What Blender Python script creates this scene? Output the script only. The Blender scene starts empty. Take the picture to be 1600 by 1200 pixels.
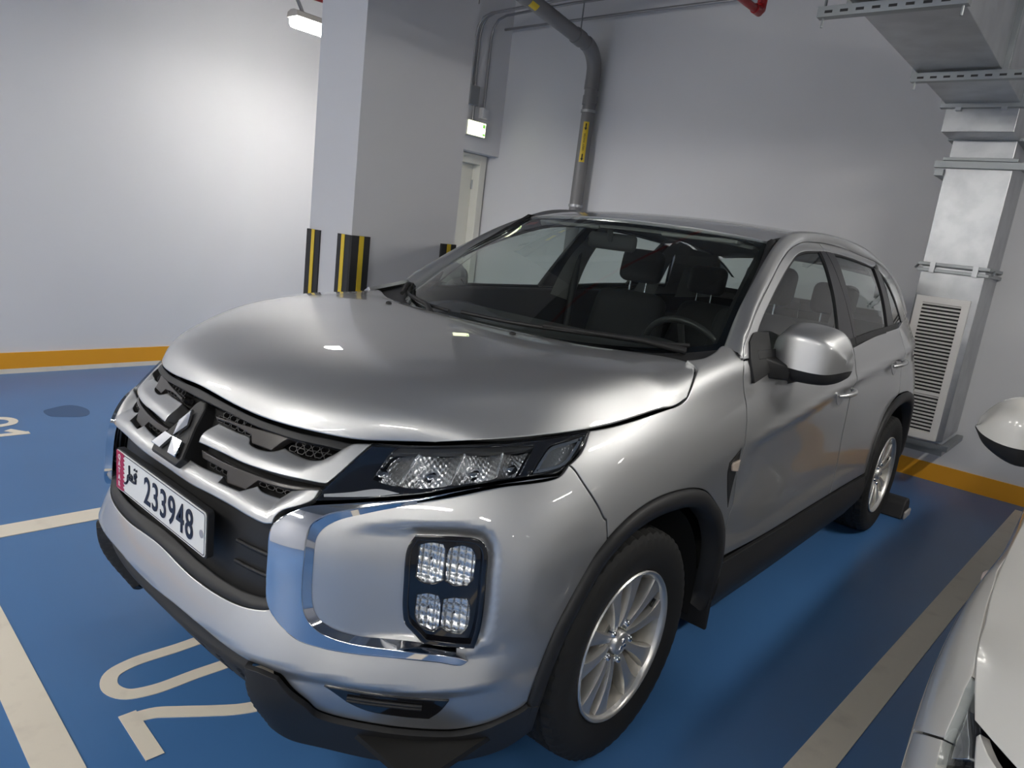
import bpy, bmesh, math, random
import numpy as np
from mathutils import Vector, Matrix
from mathutils.geometry import delaunay_2d_cdt
random.seed(7)
SC=bpy.context.scene; COL=SC.collection
# ------------------------------------------------------------------ camera
def camera():
    f,yaw,pitch,roll=1105.4277,0.6988,0.2128,0.1226
    cy,sy,cp,sp=math.cos(yaw),math.sin(yaw),math.cos(pitch),math.sin(pitch)
    d=np.array([-sy*cp,cy*cp,-sp]); r=np.array([cy,sy,0]); u=np.cross(r,d)
    r2=math.cos(roll)*r+math.sin(roll)*u; u2=-math.sin(roll)*r+math.cos(roll)*u
    c=bpy.data.cameras.new('camera'); c.sensor_width=36; c.sensor_fit='HORIZONTAL'; c.lens=f/1600*36; c.clip_start=.05
    o=bpy.data.objects.new('camera',c); COL.objects.link(o)
    o.matrix_world=Matrix(((r2[0],u2[0],-d[0],1.7021),(r2[1],u2[1],-d[1],-1.6165),(r2[2],u2[2],-d[2],1.417),(0,0,0,1)))
    SC.camera=o
camera()
# ------------------------------------------------------------------ world, exposure
w=bpy.data.worlds.new('world'); SC.world=w; w.use_nodes=True
w.node_tree.nodes['Background'].inputs[0].default_value=(.5,.52,.56,1); w.node_tree.nodes['Background'].inputs[1].default_value=.02
SC.view_settings.view_transform='Standard'; SC.view_settings.look='None'; SC.view_settings.gamma=1; SC.view_settings.use_curve_mapping=False
SC.view_settings.exposure=1.85
LAMP_POWER=30.0   # emission of the diffusers of the ceiling lamps
# hanging linear lamps, the unseen aisle ones added for ambient light: centre x, y, direction ('x' or 'y')
LAMPS=[(-2.80,1.70,'y'),(2.56,1.70,'y'),(-3.1,-2.7,'x'),(-.4,-3.0,'x'),(2.6,-3.0,'x'),(7.0,1.70,'y'),(-1.9,-5.4,'x'),(1.1,-5.4,'x'),(5.6,-3.0,'x')]
LAMP_Z=2.565; CEIL=3.95
# ---- smooth interpolating surfaces (natural cubic tensor splines) ----
def _nat(t):
    n=len(t); h=np.diff(t); A=np.zeros((n,n)); Bm=np.zeros((n,n)); A[0,0]=A[-1,-1]=1
    for i in range(1,n-1):
        A[i,i-1]=h[i-1]; A[i,i]=2*(h[i-1]+h[i]); A[i,i+1]=h[i]
        Bm[i,i-1]=6/h[i-1]; Bm[i,i]=-6/h[i-1]-6/h[i]; Bm[i,i+1]=6/h[i]
    return np.linalg.solve(A,Bm)
def spl(t,M,q):
    t=np.asarray(t,float); q=np.atleast_1d(np.asarray(q,float)); n=len(t)
    k=np.clip(np.searchsorted(t,q,side='right')-1,0,n-2); h=t[k+1]-t[k]
    qq=np.clip(q,t[0]-.3*h,t[-1]+.3*h); a=(t[k+1]-qq)/h; b=(qq-t[k])/h
    C=np.zeros((len(q),n)); r=np.arange(len(q)); C[r,k]+=a; C[r,k+1]+=b
    C+=((a**3-a)*h*h/6)[:,None]*M[k]+((b**3-b)*h*h/6)[:,None]*M[k+1]
    return C
class Surf:
    def __init__(s,tu,tv,P):
        s.tu=np.array(tu,float); s.tv=np.array(tv,float); s.P=np.array(P,float); s.Mu=_nat(s.tu); s.Mv=_nat(s.tv)
    def __call__(s,u,v):
        u=np.atleast_1d(u); v=np.atleast_1d(v)
        return np.einsum('qi,qj,ijk->qk',spl(s.tu,s.Mu,u),spl(s.tv,s.Mv,v),s.P,optimize=True)
    def n(s,u,v,e=2e-3):
        u=np.atleast_1d(np.asarray(u,float)); v=np.atleast_1d(np.asarray(v,float))
        du=s(u+e,v)-s(u-e,v); dv=s(u,v+e)-s(u,v-e)
        n=np.cross(du,dv); return n/np.maximum(np.linalg.norm(n,axis=1,keepdims=True),1e-12)
def curve(pts,n):
    pts=np.array(pts,float); t=np.r_[0,np.cumsum(np.linalg.norm(np.diff(pts,axis=0),axis=1))]
    return spl(t,_nat(t),np.linspace(0,t[-1],n))@pts
# ---- car body wrap: nose centre -> corner -> flank -> tail; rows go from sill to shoulder ----
PLAN=np.array([(0,-.895),(.15,-.893),(.30,-.880),(.445,-.845),(.565,-.765),(.685,-.66),(.785,-.545),(.848,-.42),(.876,-.28),(.886,-.10),(.888,.15),
 (.885,.50),(.885,1.0),(.885,1.6),(.885,2.2),(.888,2.55),(.882,2.85),(.855,3.08),(.79,3.26),(.65,3.38),(.40,3.44),(0,3.46)])
ROWS={ # station: (z list, outward offset list)
 0:([.17,.25,.33,.41,.51,.61,.71,.79,.87,.945,.985],[-.13,-.05,.003,.022,.017,.005,-.010,-.028,-.055,-.095,-.15]),
 3:([.17,.25,.33,.41,.51,.61,.71,.79,.865,.93,.965],[-.095,-.045,.003,.022,.018,.010,.001,-.028,-.080,-.132,-.19]),
 5:([.17,.25,.33,.41,.51,.61,.71,.79,.87,.94,.975],[-.065,-.036,-.006,.012,.014,.006,-.010,-.036,-.082,-.15,-.21]),
 7:([.18,.26,.34,.43,.53,.63,.73,.82,.90,.965,1.0],[-.06,-.03,-.008,.002,.005,.002,-.008,-.032,-.076,-.14,-.20]),
 9:([.20,.28,.36,.46,.57,.68,.79,.88,.95,1.005,1.05],[-.03,-.012,-.003,.002,.003,.001,-.006,-.024,-.058,-.11,-.17]),
 10:([.21,.285,.365,.465,.58,.695,.81,.905,.985,1.05,1.09],[-.04,-.016,-.005,-.001,-.002,-.003,-.004,-.018,-.048,-.09,-.15]),
 11:([.22,.29,.37,.47,.59,.71,.83,.93,1.03,1.105,1.145],[-.05,-.02,-.008,-.004,-.008,-.008,-.002,-.012,-.036,-.062,-.125]),
 12:([.22,.29,.37,.47,.59,.71,.83,.93,1.03,1.105,1.16],[-.05,-.02,-.006,-.004,-.010,-.012,-.003,-.008,-.031,-.053,-.075]),
 13:([.22,.29,.37,.47,.59,.71,.83,.93,1.03,1.11,1.17],[-.05,-.02,-.006,-.004,-.010,-.012,-.004,-.008,-.030,-.053,-.076]),
 15:([.22,.29,.37,.47,.59,.71,.83,.93,1.05,1.15,1.20],[-.05,-.02,-.002,.002,.002,.000,.000,-.010,-.042,-.085,-.11]),
 17:([.24,.31,.39,.49,.60,.72,.84,.95,1.06,1.17,1.22],[-.07,-.03,-.002,.004,.004,.000,-.006,-.025,-.065,-.120,-.15]),
 19:([.26,.33,.41,.50,.60,.72,.84,.95,1.06,1.17,1.22],[-.09,-.04,.0,.01,.010,-.02,-.040,-.055,-.080,-.11,-.14]),
 21:([.26,.33,.41,.50,.60,.72,.84,.95,1.06,1.17,1.22],[-.09,-.04,.0,.01,.010,-.03,-.050,-.060,-.080,-.11,-.14]),
}
def make_body():
    n=len(PLAN); up=np.r_[0,np.cumsum(np.linalg.norm(np.diff(PLAN,axis=0),axis=1))]
    full=np.vstack([PLAN[:0:-1]*[-1,1],PLAN]); uf=np.r_[-up[:0:-1],up]
    M=_nat(uf); e=1e-4
    T=spl(uf,M,np.clip(up+e,uf[0],uf[-1]))@full-spl(uf,M,up-e)@full; T/=np.linalg.norm(T,axis=1,keepdims=True)
    N=np.c_[T[:,1],-T[:,0]]
    ks=sorted(ROWS); kz=np.array([ROWS[k][0] for k in ks]); kd=np.array([ROWS[k][1] for k in ks]); ku=up[ks]
    Mk=_nat(ku)
    def lin(tab,q): return np.array([np.interp(q,ku,tab[:,j]) for j in range(tab.shape[1])]).T
    Z=.5*lin(kz,up)+.5*(spl(ku,Mk,up)@kz); D=.5*lin(kd,up)+.5*(spl(ku,Mk,up)@kd)
    P=np.zeros((n,11,3)); P[:,:,0]=PLAN[:,0,None]+N[:,0,None]*D; P[:,:,1]=PLAN[:,1,None]+N[:,1,None]*D; P[:,:,2]=Z
    P[0,:,0]=0; P[-1,:,0]=0
    Pf=np.concatenate([P[:0:-1]*[-1,1,1],P]); tv=np.array([0,.08,.16,.25,.35,.46,.57,.66,.75,.83,.89])
    return Surf(uf,tv,Pf),up
BODY,UP=make_body()
# ---- greenhouse flank: u = y, v = z ----
def make_green():
    ys=[.3,.7,1.1,1.5,1.9,2.3,2.6,2.9,3.15,3.3]; sh=[0,0,0,0,.004,.014,.03,.06,.10,.14]
    zs=[1.0,1.06,1.11,1.18,1.25,1.32,1.38,1.43,1.47,1.51,1.55]; xs=[.864,.848,.831,.803,.772,.738,.704,.673,.643,.605,.555]
    P=np.array([[(x-s,y,z) for z,x in zip(zs,xs)] for y,s in zip(ys,sh)])
    return Surf(ys,zs,P)
GREEN=make_green()
def symx(cols):  # mirror columns (given for x>=0) to a full-width list
    return [tuple([-c[0]]+list(c[1:])) for c in cols[:0:-1]]+list(cols)
# ---- bonnet: u = across (-1..1), v = front to back ----
HOODR=[
 [(0,-.802,.941),(.15,-.792,.930),(.30,-.766,.923),(.41,-.720,.921),(.49,-.662,.919),(.545,-.606,.925),(.60,-.548,.933)],
 [(0,-.782,.970),(.155,-.772,.962),(.31,-.745,.956),(.425,-.697,.953),(.51,-.635,.953),(.575,-.57,.951),(.634,-.51,.938)],
 [(0,-.70,1.018),(.17,-.692,1.016),(.335,-.662,1.012),(.46,-.605,1.008),(.56,-.525,1.002),(.63,-.455,.987),(.69,-.438,.947)],
 [(0,-.52,1.066),(.185,-.515,1.066),(.37,-.49,1.065),(.515,-.43,1.060),(.63,-.345,1.049),(.70,-.30,1.022),(.745,-.335,.957)],
 [(0,-.28,1.093),(.195,-.275,1.094),(.39,-.25,1.093),(.55,-.20,1.090),(.675,-.13,1.079),(.745,-.10,1.050),(.80,-.127,.972)],
 [(0,-.05,1.105),(.20,-.045,1.105),(.40,-.025,1.105),(.57,.025,1.102),(.70,.07,1.091),(.772,.08,1.062),(.823,.084,.996)],
 [(0,.06,1.105),(.20,.07,1.105),(.40,.095,1.105),(.57,.155,1.103),(.722,.212,1.094),(.800,.176,1.058),(.830,.134,1.004)],
 [(0,.112,1.101),(.20,.122,1.101),(.40,.146,1.101),(.56,.215,1.101),(.745,.312,1.099),(.803,.262,1.071),(.829,.186,1.019)],
]
def make_grid(rows,tu):
    P=np.array([symx(r) for r in rows]).transpose(1,0,2); tu=np.array(tu,float); U=np.r_[-tu[:0:-1],tu]
    m=P[len(P)//2]; tv=np.r_[0,np.cumsum(np.linalg.norm(np.diff(m,axis=0),axis=1))]
    return Surf(U,tv,P)
HOOD=make_grid(HOODR,[0,.17,.34,.48,.60,.68,.74])
WSR=[[(0,.10,1.065),(.22,.115,1.065),(.43,.20,1.068),(.60,.33,1.075),(.71,.45,1.09),(.77,.53,1.115)],
 [(0,.32,1.20),(.21,.335,1.20),(.41,.40,1.197),(.575,.50,1.195),(.68,.60,1.20),(.728,.665,1.212)],
 [(0,.55,1.325),(.20,.56,1.324),(.385,.605,1.318),(.54,.685,1.310),(.64,.765,1.308),(.685,.81,1.310)],
 [(0,.79,1.428),(.19,.797,1.427),(.365,.825,1.420),(.51,.882,1.409),(.605,.938,1.401),(.643,.965,1.398)],
 [(0,1.03,1.516),(.18,1.034,1.514),(.345,1.048,1.508),(.48,1.070,1.500),(.56,1.088,1.493),(.602,1.10,1.488)]]
GLASS=make_grid(WSR,[0,.2,.38,.53,.63,.69])
ROOFR=[[(0,1.035,1.520),(.18,1.039,1.518),(.345,1.053,1.512),(.48,1.075,1.504),(.555,1.092,1.497),(.598,1.105,1.491)],
 [(0,1.25,1.556),(.18,1.25,1.554),(.35,1.25,1.547),(.48,1.25,1.537),(.555,1.25,1.526),(.598,1.25,1.515)],
 [(0,1.6,1.583),(.18,1.6,1.581),(.35,1.6,1.574),(.48,1.6,1.563),(.555,1.6,1.551),(.598,1.6,1.538)],
 [(0,2.0,1.585),(.18,2.0,1.583),(.35,2.0,1.576),(.48,2.0,1.564),(.555,2.0,1.551),(.595,2.0,1.538)],
 [(0,2.4,1.565),(.18,2.4,1.563),(.345,2.4,1.556),(.475,2.4,1.543),(.545,2.4,1.529),(.588,2.4,1.515)],
 [(0,2.75,1.530),(.18,2.75,1.528),(.335,2.75,1.520),(.46,2.75,1.506),(.53,2.75,1.491),(.572,2.75,1.475)],
 [(0,3.05,1.485),(.175,3.05,1.483),(.325,3.05,1.474),(.44,3.04,1.459),(.505,3.02,1.443),(.545,3.0,1.428)]]
ROOF=make_grid(ROOFR,[0,.18,.35,.49,.57,.615])
# ---- white car: body wrap and bonnet, in its own coordinates (centre line x=0) ----
def make_wrap(PL,RW,tv):
    PL=np.array(PL,float); n=len(PL); up=np.r_[0,np.cumsum(np.linalg.norm(np.diff(PL,axis=0),axis=1))]
    full=np.vstack([PL[:0:-1]*[-1,1],PL]); uf=np.r_[-up[:0:-1],up]; M=_nat(uf); e=1e-4
    T=spl(uf,M,np.clip(up+e,uf[0],uf[-1]))@full-spl(uf,M,up-e)@full; T/=np.linalg.norm(T,axis=1,keepdims=True); N=np.c_[T[:,1],-T[:,0]]
    ks=sorted(RW); kz=np.array([RW[k][0] for k in ks]); kd=np.array([RW[k][1] for k in ks]); ku=up[ks]
    Z=np.array([np.interp(up,ku,kz[:,j]) for j in range(kz.shape[1])]).T; Dd=np.array([np.interp(up,ku,kd[:,j]) for j in range(kd.shape[1])]).T
    P=np.stack([PL[:,0,None]+N[:,0,None]*Dd,PL[:,1,None]+N[:,1,None]*Dd,Z],-1); P[0,:,0]=0; P[-1,:,0]=0
    return Surf(uf,tv,np.concatenate([P[:0:-1]*[-1,1,1],P])),up
WPLAN=[(0,-.86),(.3,-.84),(.5,-.79),(.65,-.70),(.77,-.575),(.85,-.41),(.888,-.22),(.893,-.03),(.878,.15),(.868,.40),(.875,.9),(.885,1.6),(.885,2.4),(.86,3.0),(.72,3.3),(.4,3.38),(0,3.4)]
WROWS={0:([.18,.30,.42,.55,.68,.78,.85,.90],[-.12,-.04,.0,.012,.0,-.02,-.05,-.09]),4:([.18,.30,.42,.55,.68,.78,.85,.90],[-.10,-.035,.0,.008,.0,-.02,-.05,-.095]),
 6:([.20,.30,.42,.55,.68,.78,.86,.915],[-.05,-.018,.0,.002,-.003,-.016,-.040,-.078]),9:([.22,.32,.43,.56,.69,.80,.90,.97],[-.05,-.018,.0,.0,-.004,-.008,-.022,-.050]),
 12:([.22,.32,.43,.56,.69,.82,.93,1.02],[-.05,-.018,.0,.0,-.004,-.004,-.018,-.05]),16:([.25,.35,.45,.57,.70,.82,.93,1.02],[-.08,-.03,.0,.0,-.01,-.03,-.05,-.08])}
WBODY,WUP=make_wrap(WPLAN,WROWS,[0,.12,.24,.37,.50,.61,.70,.78])
WHOODR=[[(0,-.80,.835),(.3,-.785,.833),(.55,-.70,.830),(.70,-.60,.826),(.798,-.464,.816)],[(0,-.76,.885),(.3,-.745,.884),(.56,-.65,.880),(.715,-.54,.870),(.812,-.405,.838)],
 [(0,-.5,.955),(.3,-.49,.953),(.58,-.43,.945),(.735,-.35,.925),(.827,-.274,.878)],[(0,-.1,.995),(.3,-.09,.993),(.58,-.06,.985),(.745,-.05,.962),(.838,-.06,.908)],[(0,.22,1.012),(.3,.24,1.012),(.58,.32,1.005),(.75,.38,.990),(.832,.40,.955)]]
WHOOD=make_grid(WHOODR,[0,.3,.58,.75,.87])
WX=2.464
DATA={'headlight':[(0.5142,0.6713),(0.5329,0.7062),(0.5726,0.7577),(0.611,0.7986),(0.6233,0.8101),(0.6774,0.8108),(0.7738,0.8121),(0.8958,0.8151),(1.0383,0.8147),(1.1476,0.8082),(1.2539,0.8015),(1.2344,0.784),(1.1943,0.7568),(1.148,0.737),(1.1132,0.7234),(1.0424,0.7317),(0.9496,0.7338),(0.8375,0.7255),(0.766,0.713),(0.6879,0.7007),(0.5913,0.6832)],'hl_bowl':[(0.6452,0.7385),(0.6567,0.7623),(0.6716,0.789),(0.6893,0.804),(0.7971,0.8082),(0.928,0.8059),(1.0589,0.7969),(1.0315,0.7736),(1.0,0.743),(0.9386,0.7437),(0.8694,0.7399),(0.805,0.7339),(0.7336,0.7289),(0.6829,0.7315)],'hl_turn':[(1.038,0.7398),(1.0691,0.7631),(1.1118,0.7861),(1.1733,0.7886),(1.2246,0.79),(1.1807,0.7603),(1.1404,0.7401),(1.0911,0.7371)],'hl_streak':[(0.5371,0.6925),(0.597,0.704),(0.6577,0.7178),(0.7059,0.7129),(0.6384,0.6993),(0.5389,0.6863)],'chrome':[(1.1025,0.7176),(1.0412,0.7259),(0.949,0.7268),(0.8379,0.7185),(0.7668,0.7069),(0.6889,0.694),(0.5926,0.6764),(0.5173,0.6608),(0.4869,0.6468),(0.4603,0.6255),(0.4467,0.6071),(0.4425,0.589),(0.4466,0.5396),(0.4491,0.4729),(0.4552,0.4224),(0.4746,0.3879),(0.5026,0.3616),(0.5334,0.3439),(0.5721,0.3361),(0.6296,0.3318),(0.7261,0.331),(0.8225,0.3217),(0.8791,0.3102),(0.8928,0.3196),(0.9047,0.3337),(0.8687,0.3412),(0.7907,0.3567),(0.7233,0.3626),(0.6604,0.3658),(0.6264,0.3704),(0.592,0.3823),(0.5684,0.3992),(0.5534,0.4251),(0.5477,0.4556),(0.5452,0.5056),(0.5438,0.5591),(0.544,0.5928),(0.5547,0.6161),(0.5802,0.637),(0.6351,0.6594),(0.6913,0.6776),(0.7486,0.6922),(0.8385,0.709),(0.9484,0.7206),(1.0849,0.7157)],'chrome_inner':[(0.7486,0.6922),(0.6913,0.6776),(0.6351,0.6594),(0.5802,0.637),(0.5547,0.6161),(0.544,0.5928),(0.5438,0.5591),(0.5452,0.5056),(0.5477,0.4556),(0.5534,0.4251),(0.5684,0.3992),(0.592,0.3823),(0.6264,0.3704),(0.6604,0.3658),(0.7233,0.3626),(0.7907,0.3567),(0.8687,0.3412)],'chrome_mid':[(0.748,0.6965),(0.6902,0.6854),(0.6241,0.667),(0.5591,0.6453),(0.5317,0.6215),(0.5271,0.5929),(0.5277,0.5567),(0.5282,0.5027),(0.5311,0.4525),(0.5376,0.4193),(0.5533,0.391),(0.5811,0.3706),(0.6201,0.3592),(0.659,0.3547),(0.7243,0.3517),(0.7917,0.3457),(0.8647,0.3327)],'arch_out':[(1.0678,0.1502),(1.0709,0.1953),(1.0877,0.2742),(1.1093,0.3363),(1.1357,0.3853),(1.1715,0.4371),(1.218,0.49),(1.2724,0.5201),(1.3433,0.5389),(1.4444,0.5472),(1.5504,0.5425),(1.6664,0.5246),(1.7715,0.4902),(1.8616,0.4353),(1.9271,0.3848),(1.9778,0.3145),(1.9939,0.2497),(2.001,0.1748),(2.0131,0.0982)],'bumper_side':[(1.1021,0.7162),(1.1208,0.7208),(1.1439,0.7358),(1.1563,0.719),(1.1753,0.6797),(1.1992,0.6397),(1.2205,0.6065),(1.2412,0.5724),(1.248,0.5675),(1.2584,0.5142),(1.218,0.49),(1.1715,0.4371),(1.1357,0.3853),(1.1093,0.3363),(1.0877,0.2742),(1.0709,0.1953),(1.0672,0.1525),(1.0639,0.151),(1.0573,0.1439),(1.0119,0.1272),(0.9576,0.1072),(0.9025,0.0974),(0.847,0.0986),(0.7926,0.1022),(0.7216,0.1074),(0.6512,0.1156),(0.599,0.1259),(0.5691,0.1411),(0.5515,0.1709)],'skirt_top':[(1.0639,0.151),(1.0573,0.1439),(1.0119,0.1272),(0.9576,0.1072),(0.9025,0.0974),(0.847,0.0986),(0.7926,0.1022),(0.7216,0.1074),(0.6512,0.1156),(0.599,0.1259),(0.5691,0.1411),(0.5515,0.1709),(0.521,0.2096),(0.4944,0.2519),(0.4565,0.2623),(0.4121,0.2627)],'skirt_bot':[(1.0955,0.1355),(1.1147,0.0488),(1.0854,0.0396),(1.0463,0.0219),(0.982,0.0136),(0.9168,0.0197),(0.8359,0.0305),(0.7601,0.0382),(0.6865,0.0347),(0.5895,0.018),(0.5266,0.0276),(0.5984,0.036),(0.5139,0.0341),(0.4634,0.0681),(0.4274,0.1225),(0.4131,0.1579)],'slot':[(0.5889,0.2375),(0.6514,0.2298),(0.7516,0.2199),(0.8187,0.2115),(0.8645,0.2063),(0.8462,0.1694),(0.8244,0.1446),(0.7549,0.1512),(0.6862,0.1635),(0.6422,0.1887),(0.6155,0.2142)],'bezel':[(0.7526,0.623),(0.845,0.6204),(0.8906,0.6128),(0.9064,0.6021),(0.9157,0.5818),(0.9171,0.5186),(0.9177,0.4377),(0.914,0.3793),(0.9056,0.3392),(0.8487,0.3483),(0.7929,0.3589),(0.7691,0.3865),(0.7505,0.4084),(0.7424,0.4422),(0.7383,0.5079),(0.7381,0.5915)],'lamp1':[(0.764,0.5982),(0.7876,0.6042),(0.8147,0.6006),(0.821,0.5845),(0.8222,0.5167),(0.8062,0.5084),(0.7797,0.5103),(0.7642,0.5229)],'lamp2':[(0.8326,0.5921),(0.8567,0.5968),(0.8796,0.5897),(0.8892,0.5732),(0.8887,0.515),(0.8765,0.5019),(0.8498,0.5028),(0.8296,0.514),(0.8266,0.5769)],'lamp3':[(0.7698,0.4773),(0.7919,0.4808),(0.8147,0.4756),(0.821,0.4587),(0.8232,0.3925),(0.8121,0.3841),(0.7873,0.3955),(0.7719,0.4209)],'lamp4':[(0.828,0.466),(0.8526,0.4692),(0.8796,0.4649),(0.8874,0.4469),(0.8873,0.3912),(0.8751,0.375),(0.8482,0.3799),(0.8278,0.3952)],'bar1':[(0.0953,0.7068),(0.1858,0.7095),(0.2805,0.7089),(0.3645,0.7125),(0.4621,0.716),(0.5338,0.7155),(0.5361,0.7165),(0.6222,0.8101),(0.5683,0.8044),(0.524,0.7776),(0.5023,0.7651),(0.3777,0.7715),(0.3583,0.7749),(0.3286,0.7562),(0.2519,0.7534),(0.2318,0.7663),(0.1858,0.7665),(0.1056,0.7664),(0.0936,0.7406)],'tooth1':[(0.0953,0.7795),(0.2304,0.7907),(0.2995,0.7969),(0.4119,0.8023),(0.4314,0.7978),(0.3654,0.796),(0.354,0.7883),(0.3271,0.7582),(0.2553,0.7567),(0.2402,0.7733),(0.1705,0.7783),(0.1021,0.7734)],'tooth2':[(0.0946,0.6889),(0.2113,0.6903),(0.3207,0.6957),(0.4235,0.7014),(0.5164,0.7079),(0.527,0.7002),(0.4425,0.6925),(0.334,0.6858),(0.3077,0.6528),(0.2389,0.6467),(0.2224,0.6736),(0.1107,0.6719)],'bar2':[(0.1245,0.6524),(0.2249,0.6594),(0.2307,0.6432),(0.3087,0.6465),(0.337,0.6737),(0.3583,0.6668),(0.4193,0.6659),(0.444,0.6913),(0.5274,0.6988),(0.5161,0.6737),(0.4529,0.6383),(0.4404,0.6191),(0.4389,0.607),(0.4216,0.6021),(0.3733,0.6045),(0.3168,0.6088),(0.2283,0.6097),(0.1409,0.6051)],'hoodedge':[(1.7573,0.8459),(1.7171,0.8248),(1.6898,0.8061),(1.6511,0.7815),(1.6029,0.7744),(1.5485,0.778),(1.3364,0.7907),(1.2446,0.802),(1.0383,0.8147),(0.8319,0.8197),(0.666,0.8146),(0.5843,0.8105),(0.4861,0.8184),(0.3284,0.8176),(0.246,0.8161),(0.1194,0.8203),(0.002,0.8256)],'band_top':[(0.0162,0.3818),(0.1987,0.3712),(0.3197,0.371),(0.3909,0.3771),(0.4397,0.3879),(0.4589,0.3976)],'band_bot':[(0.0026,0.2882),(0.1673,0.2959),(0.2962,0.2888),(0.4121,0.2627)],'lip_top':[(0.0029,0.2855),(0.168,0.2911),(0.2969,0.2816),(0.4095,0.2578)],'blackstrip':[(0.0162,0.3818),(0.1987,0.3712),(0.3197,0.371),(0.3909,0.3771),(0.4397,0.3879),(0.4582,0.4046),(0.4478,0.4092),(0.3859,0.4153),(0.2735,0.4205),(0.1363,0.4341)],'fender':[(1.7573,0.8459),(1.7171,0.8248),(1.6898,0.8061),(1.6511,0.7815),(1.6029,0.7744),(1.5485,0.778),(1.3364,0.7907),(1.2475,0.7996),(1.1935,0.7553),(1.1446,0.7357),(1.1563,0.719),(1.1753,0.6797),(1.1992,0.6397),(1.2205,0.6065),(1.2412,0.5724),(1.248,0.5675),(1.2584,0.5142)],'door_f':[(2.0095,0.8289),(1.9875,0.7938),(1.9849,0.772),(1.991,0.7248),(2.0012,0.6957),(2.0028,0.6625),(2.0007,0.6177),(2.0045,0.5745),(2.0013,0.5447),(1.9997,0.4866),(2.021,0.426),(2.0251,0.386),(2.0019,0.3461),(1.9962,0.2994),(1.9998,0.2578)],'marker':[(1.9809,0.5692),(2.0037,0.5372),(2.0171,0.5027),(1.9936,0.4977),(1.9883,0.4891),(2.0099,0.4387),(2.0263,0.3861),(2.0025,0.3895),(1.9438,0.4665),(1.9154,0.5173),(1.9125,0.5426)],'marker_lamp':[(1.9356,0.541),(1.9966,0.541),(2.0212,0.5084),(2.0058,0.503),(1.9387,0.5136),(1.9282,0.5332)],'door_b':[(3.1251,0.8124),(3.173,0.7627),(3.1889,0.7069),(3.175,0.6696),(3.1507,0.648),(3.1736,0.5969),(3.2091,0.5155),(3.2274,0.4326),(3.206,0.3781),(3.1458,0.2249),(3.1724,0.1622)],'rdoor_b':[(4.0385,0.8291),(4.0577,0.7873),(4.0503,0.7522),(4.046,0.717),(4.0163,0.6411),(4.0388,0.5505),(4.0453,0.4784)],'rarch_out':[(3.0965,0.1169),(3.1886,0.1738)],'belt_low':[(2.0531,0.7392),(3.1126,0.8239),(3.558,0.837),(4.0111,0.8341)],'handle_f':[(2.8604,0.6244),(3.1443,0.6727)],'handle_r':[(3.7628,0.6916),(3.9881,0.7202)],'sill_low':[],'fender_top':[(2.0095,0.8289),(2.0,0.858),(1.9959,0.8775),(1.9709,0.8875),(1.8966,0.8751),(1.8332,0.8701),(1.788,0.8741),(1.7522,0.8809)],'door_low':[(2.0141,0.2387),(2.3951,0.2383),(3.1164,0.2408)],'crease':[(1.9987,0.5764),(2.3135,0.6041),(2.6095,0.6371),(2.818,0.661),(3.282,0.6996),(4.1753,0.7459)],'g_doorgap':[(0.5257,1.1092),(0.5472,1.1506),(0.6031,1.1872),(0.6906,1.2446),(0.8053,1.3057),(0.9202,1.358),(1.0516,1.4145),(1.2099,1.4658),(1.3689,1.499),(1.5048,1.5166),(1.7263,1.5273),(1.9018,1.5307),(2.1236,1.5238),(2.3012,1.5078),(2.4668,1.4952),(2.6037,1.488)],'g_wintop':[(0.6735,1.1883),(0.8544,1.2906),(1.0018,1.3569),(1.1651,1.4193),(1.2885,1.456),(1.4099,1.4752),(1.619,1.4887),(1.7545,1.4895),(1.9543,1.487),(2.1519,1.4778),(2.3003,1.4678),(2.4661,1.4557)],'g_b1':[(1.8181,1.4885),(1.6238,1.3411),(1.5139,1.1383)],'g_b2':[(1.9582,1.4845),(1.7648,1.317),(1.6988,1.1241)],'g_rwin':[(2.4733,1.4467),(2.3272,1.1611),(1.7152,1.1341)],'g_qwin':[(2.5891,1.4264),(2.6953,1.372),(2.7131,1.2904),(2.8178,1.1648),(2.521,1.1617),(2.5323,1.323)],'w_headlight':[(1.0513,0.6871),(1.0372,0.6616),(1.019,0.6367),(1.0081,0.6049),(0.9985,0.5774),(0.9798,0.5437),(0.9419,0.5763),(0.9102,0.6075),(0.954,0.6456),(0.9735,0.6528)],'w_gap':[(1.0527,0.6875),(1.0986,0.7069),(1.1695,0.7271),(1.2576,0.7429),(1.3416,0.7509),(1.4032,0.7482),(1.4728,0.7561)],'w_seam':[(1.1683,0.4722),(1.0025,0.5795)]}
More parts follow.
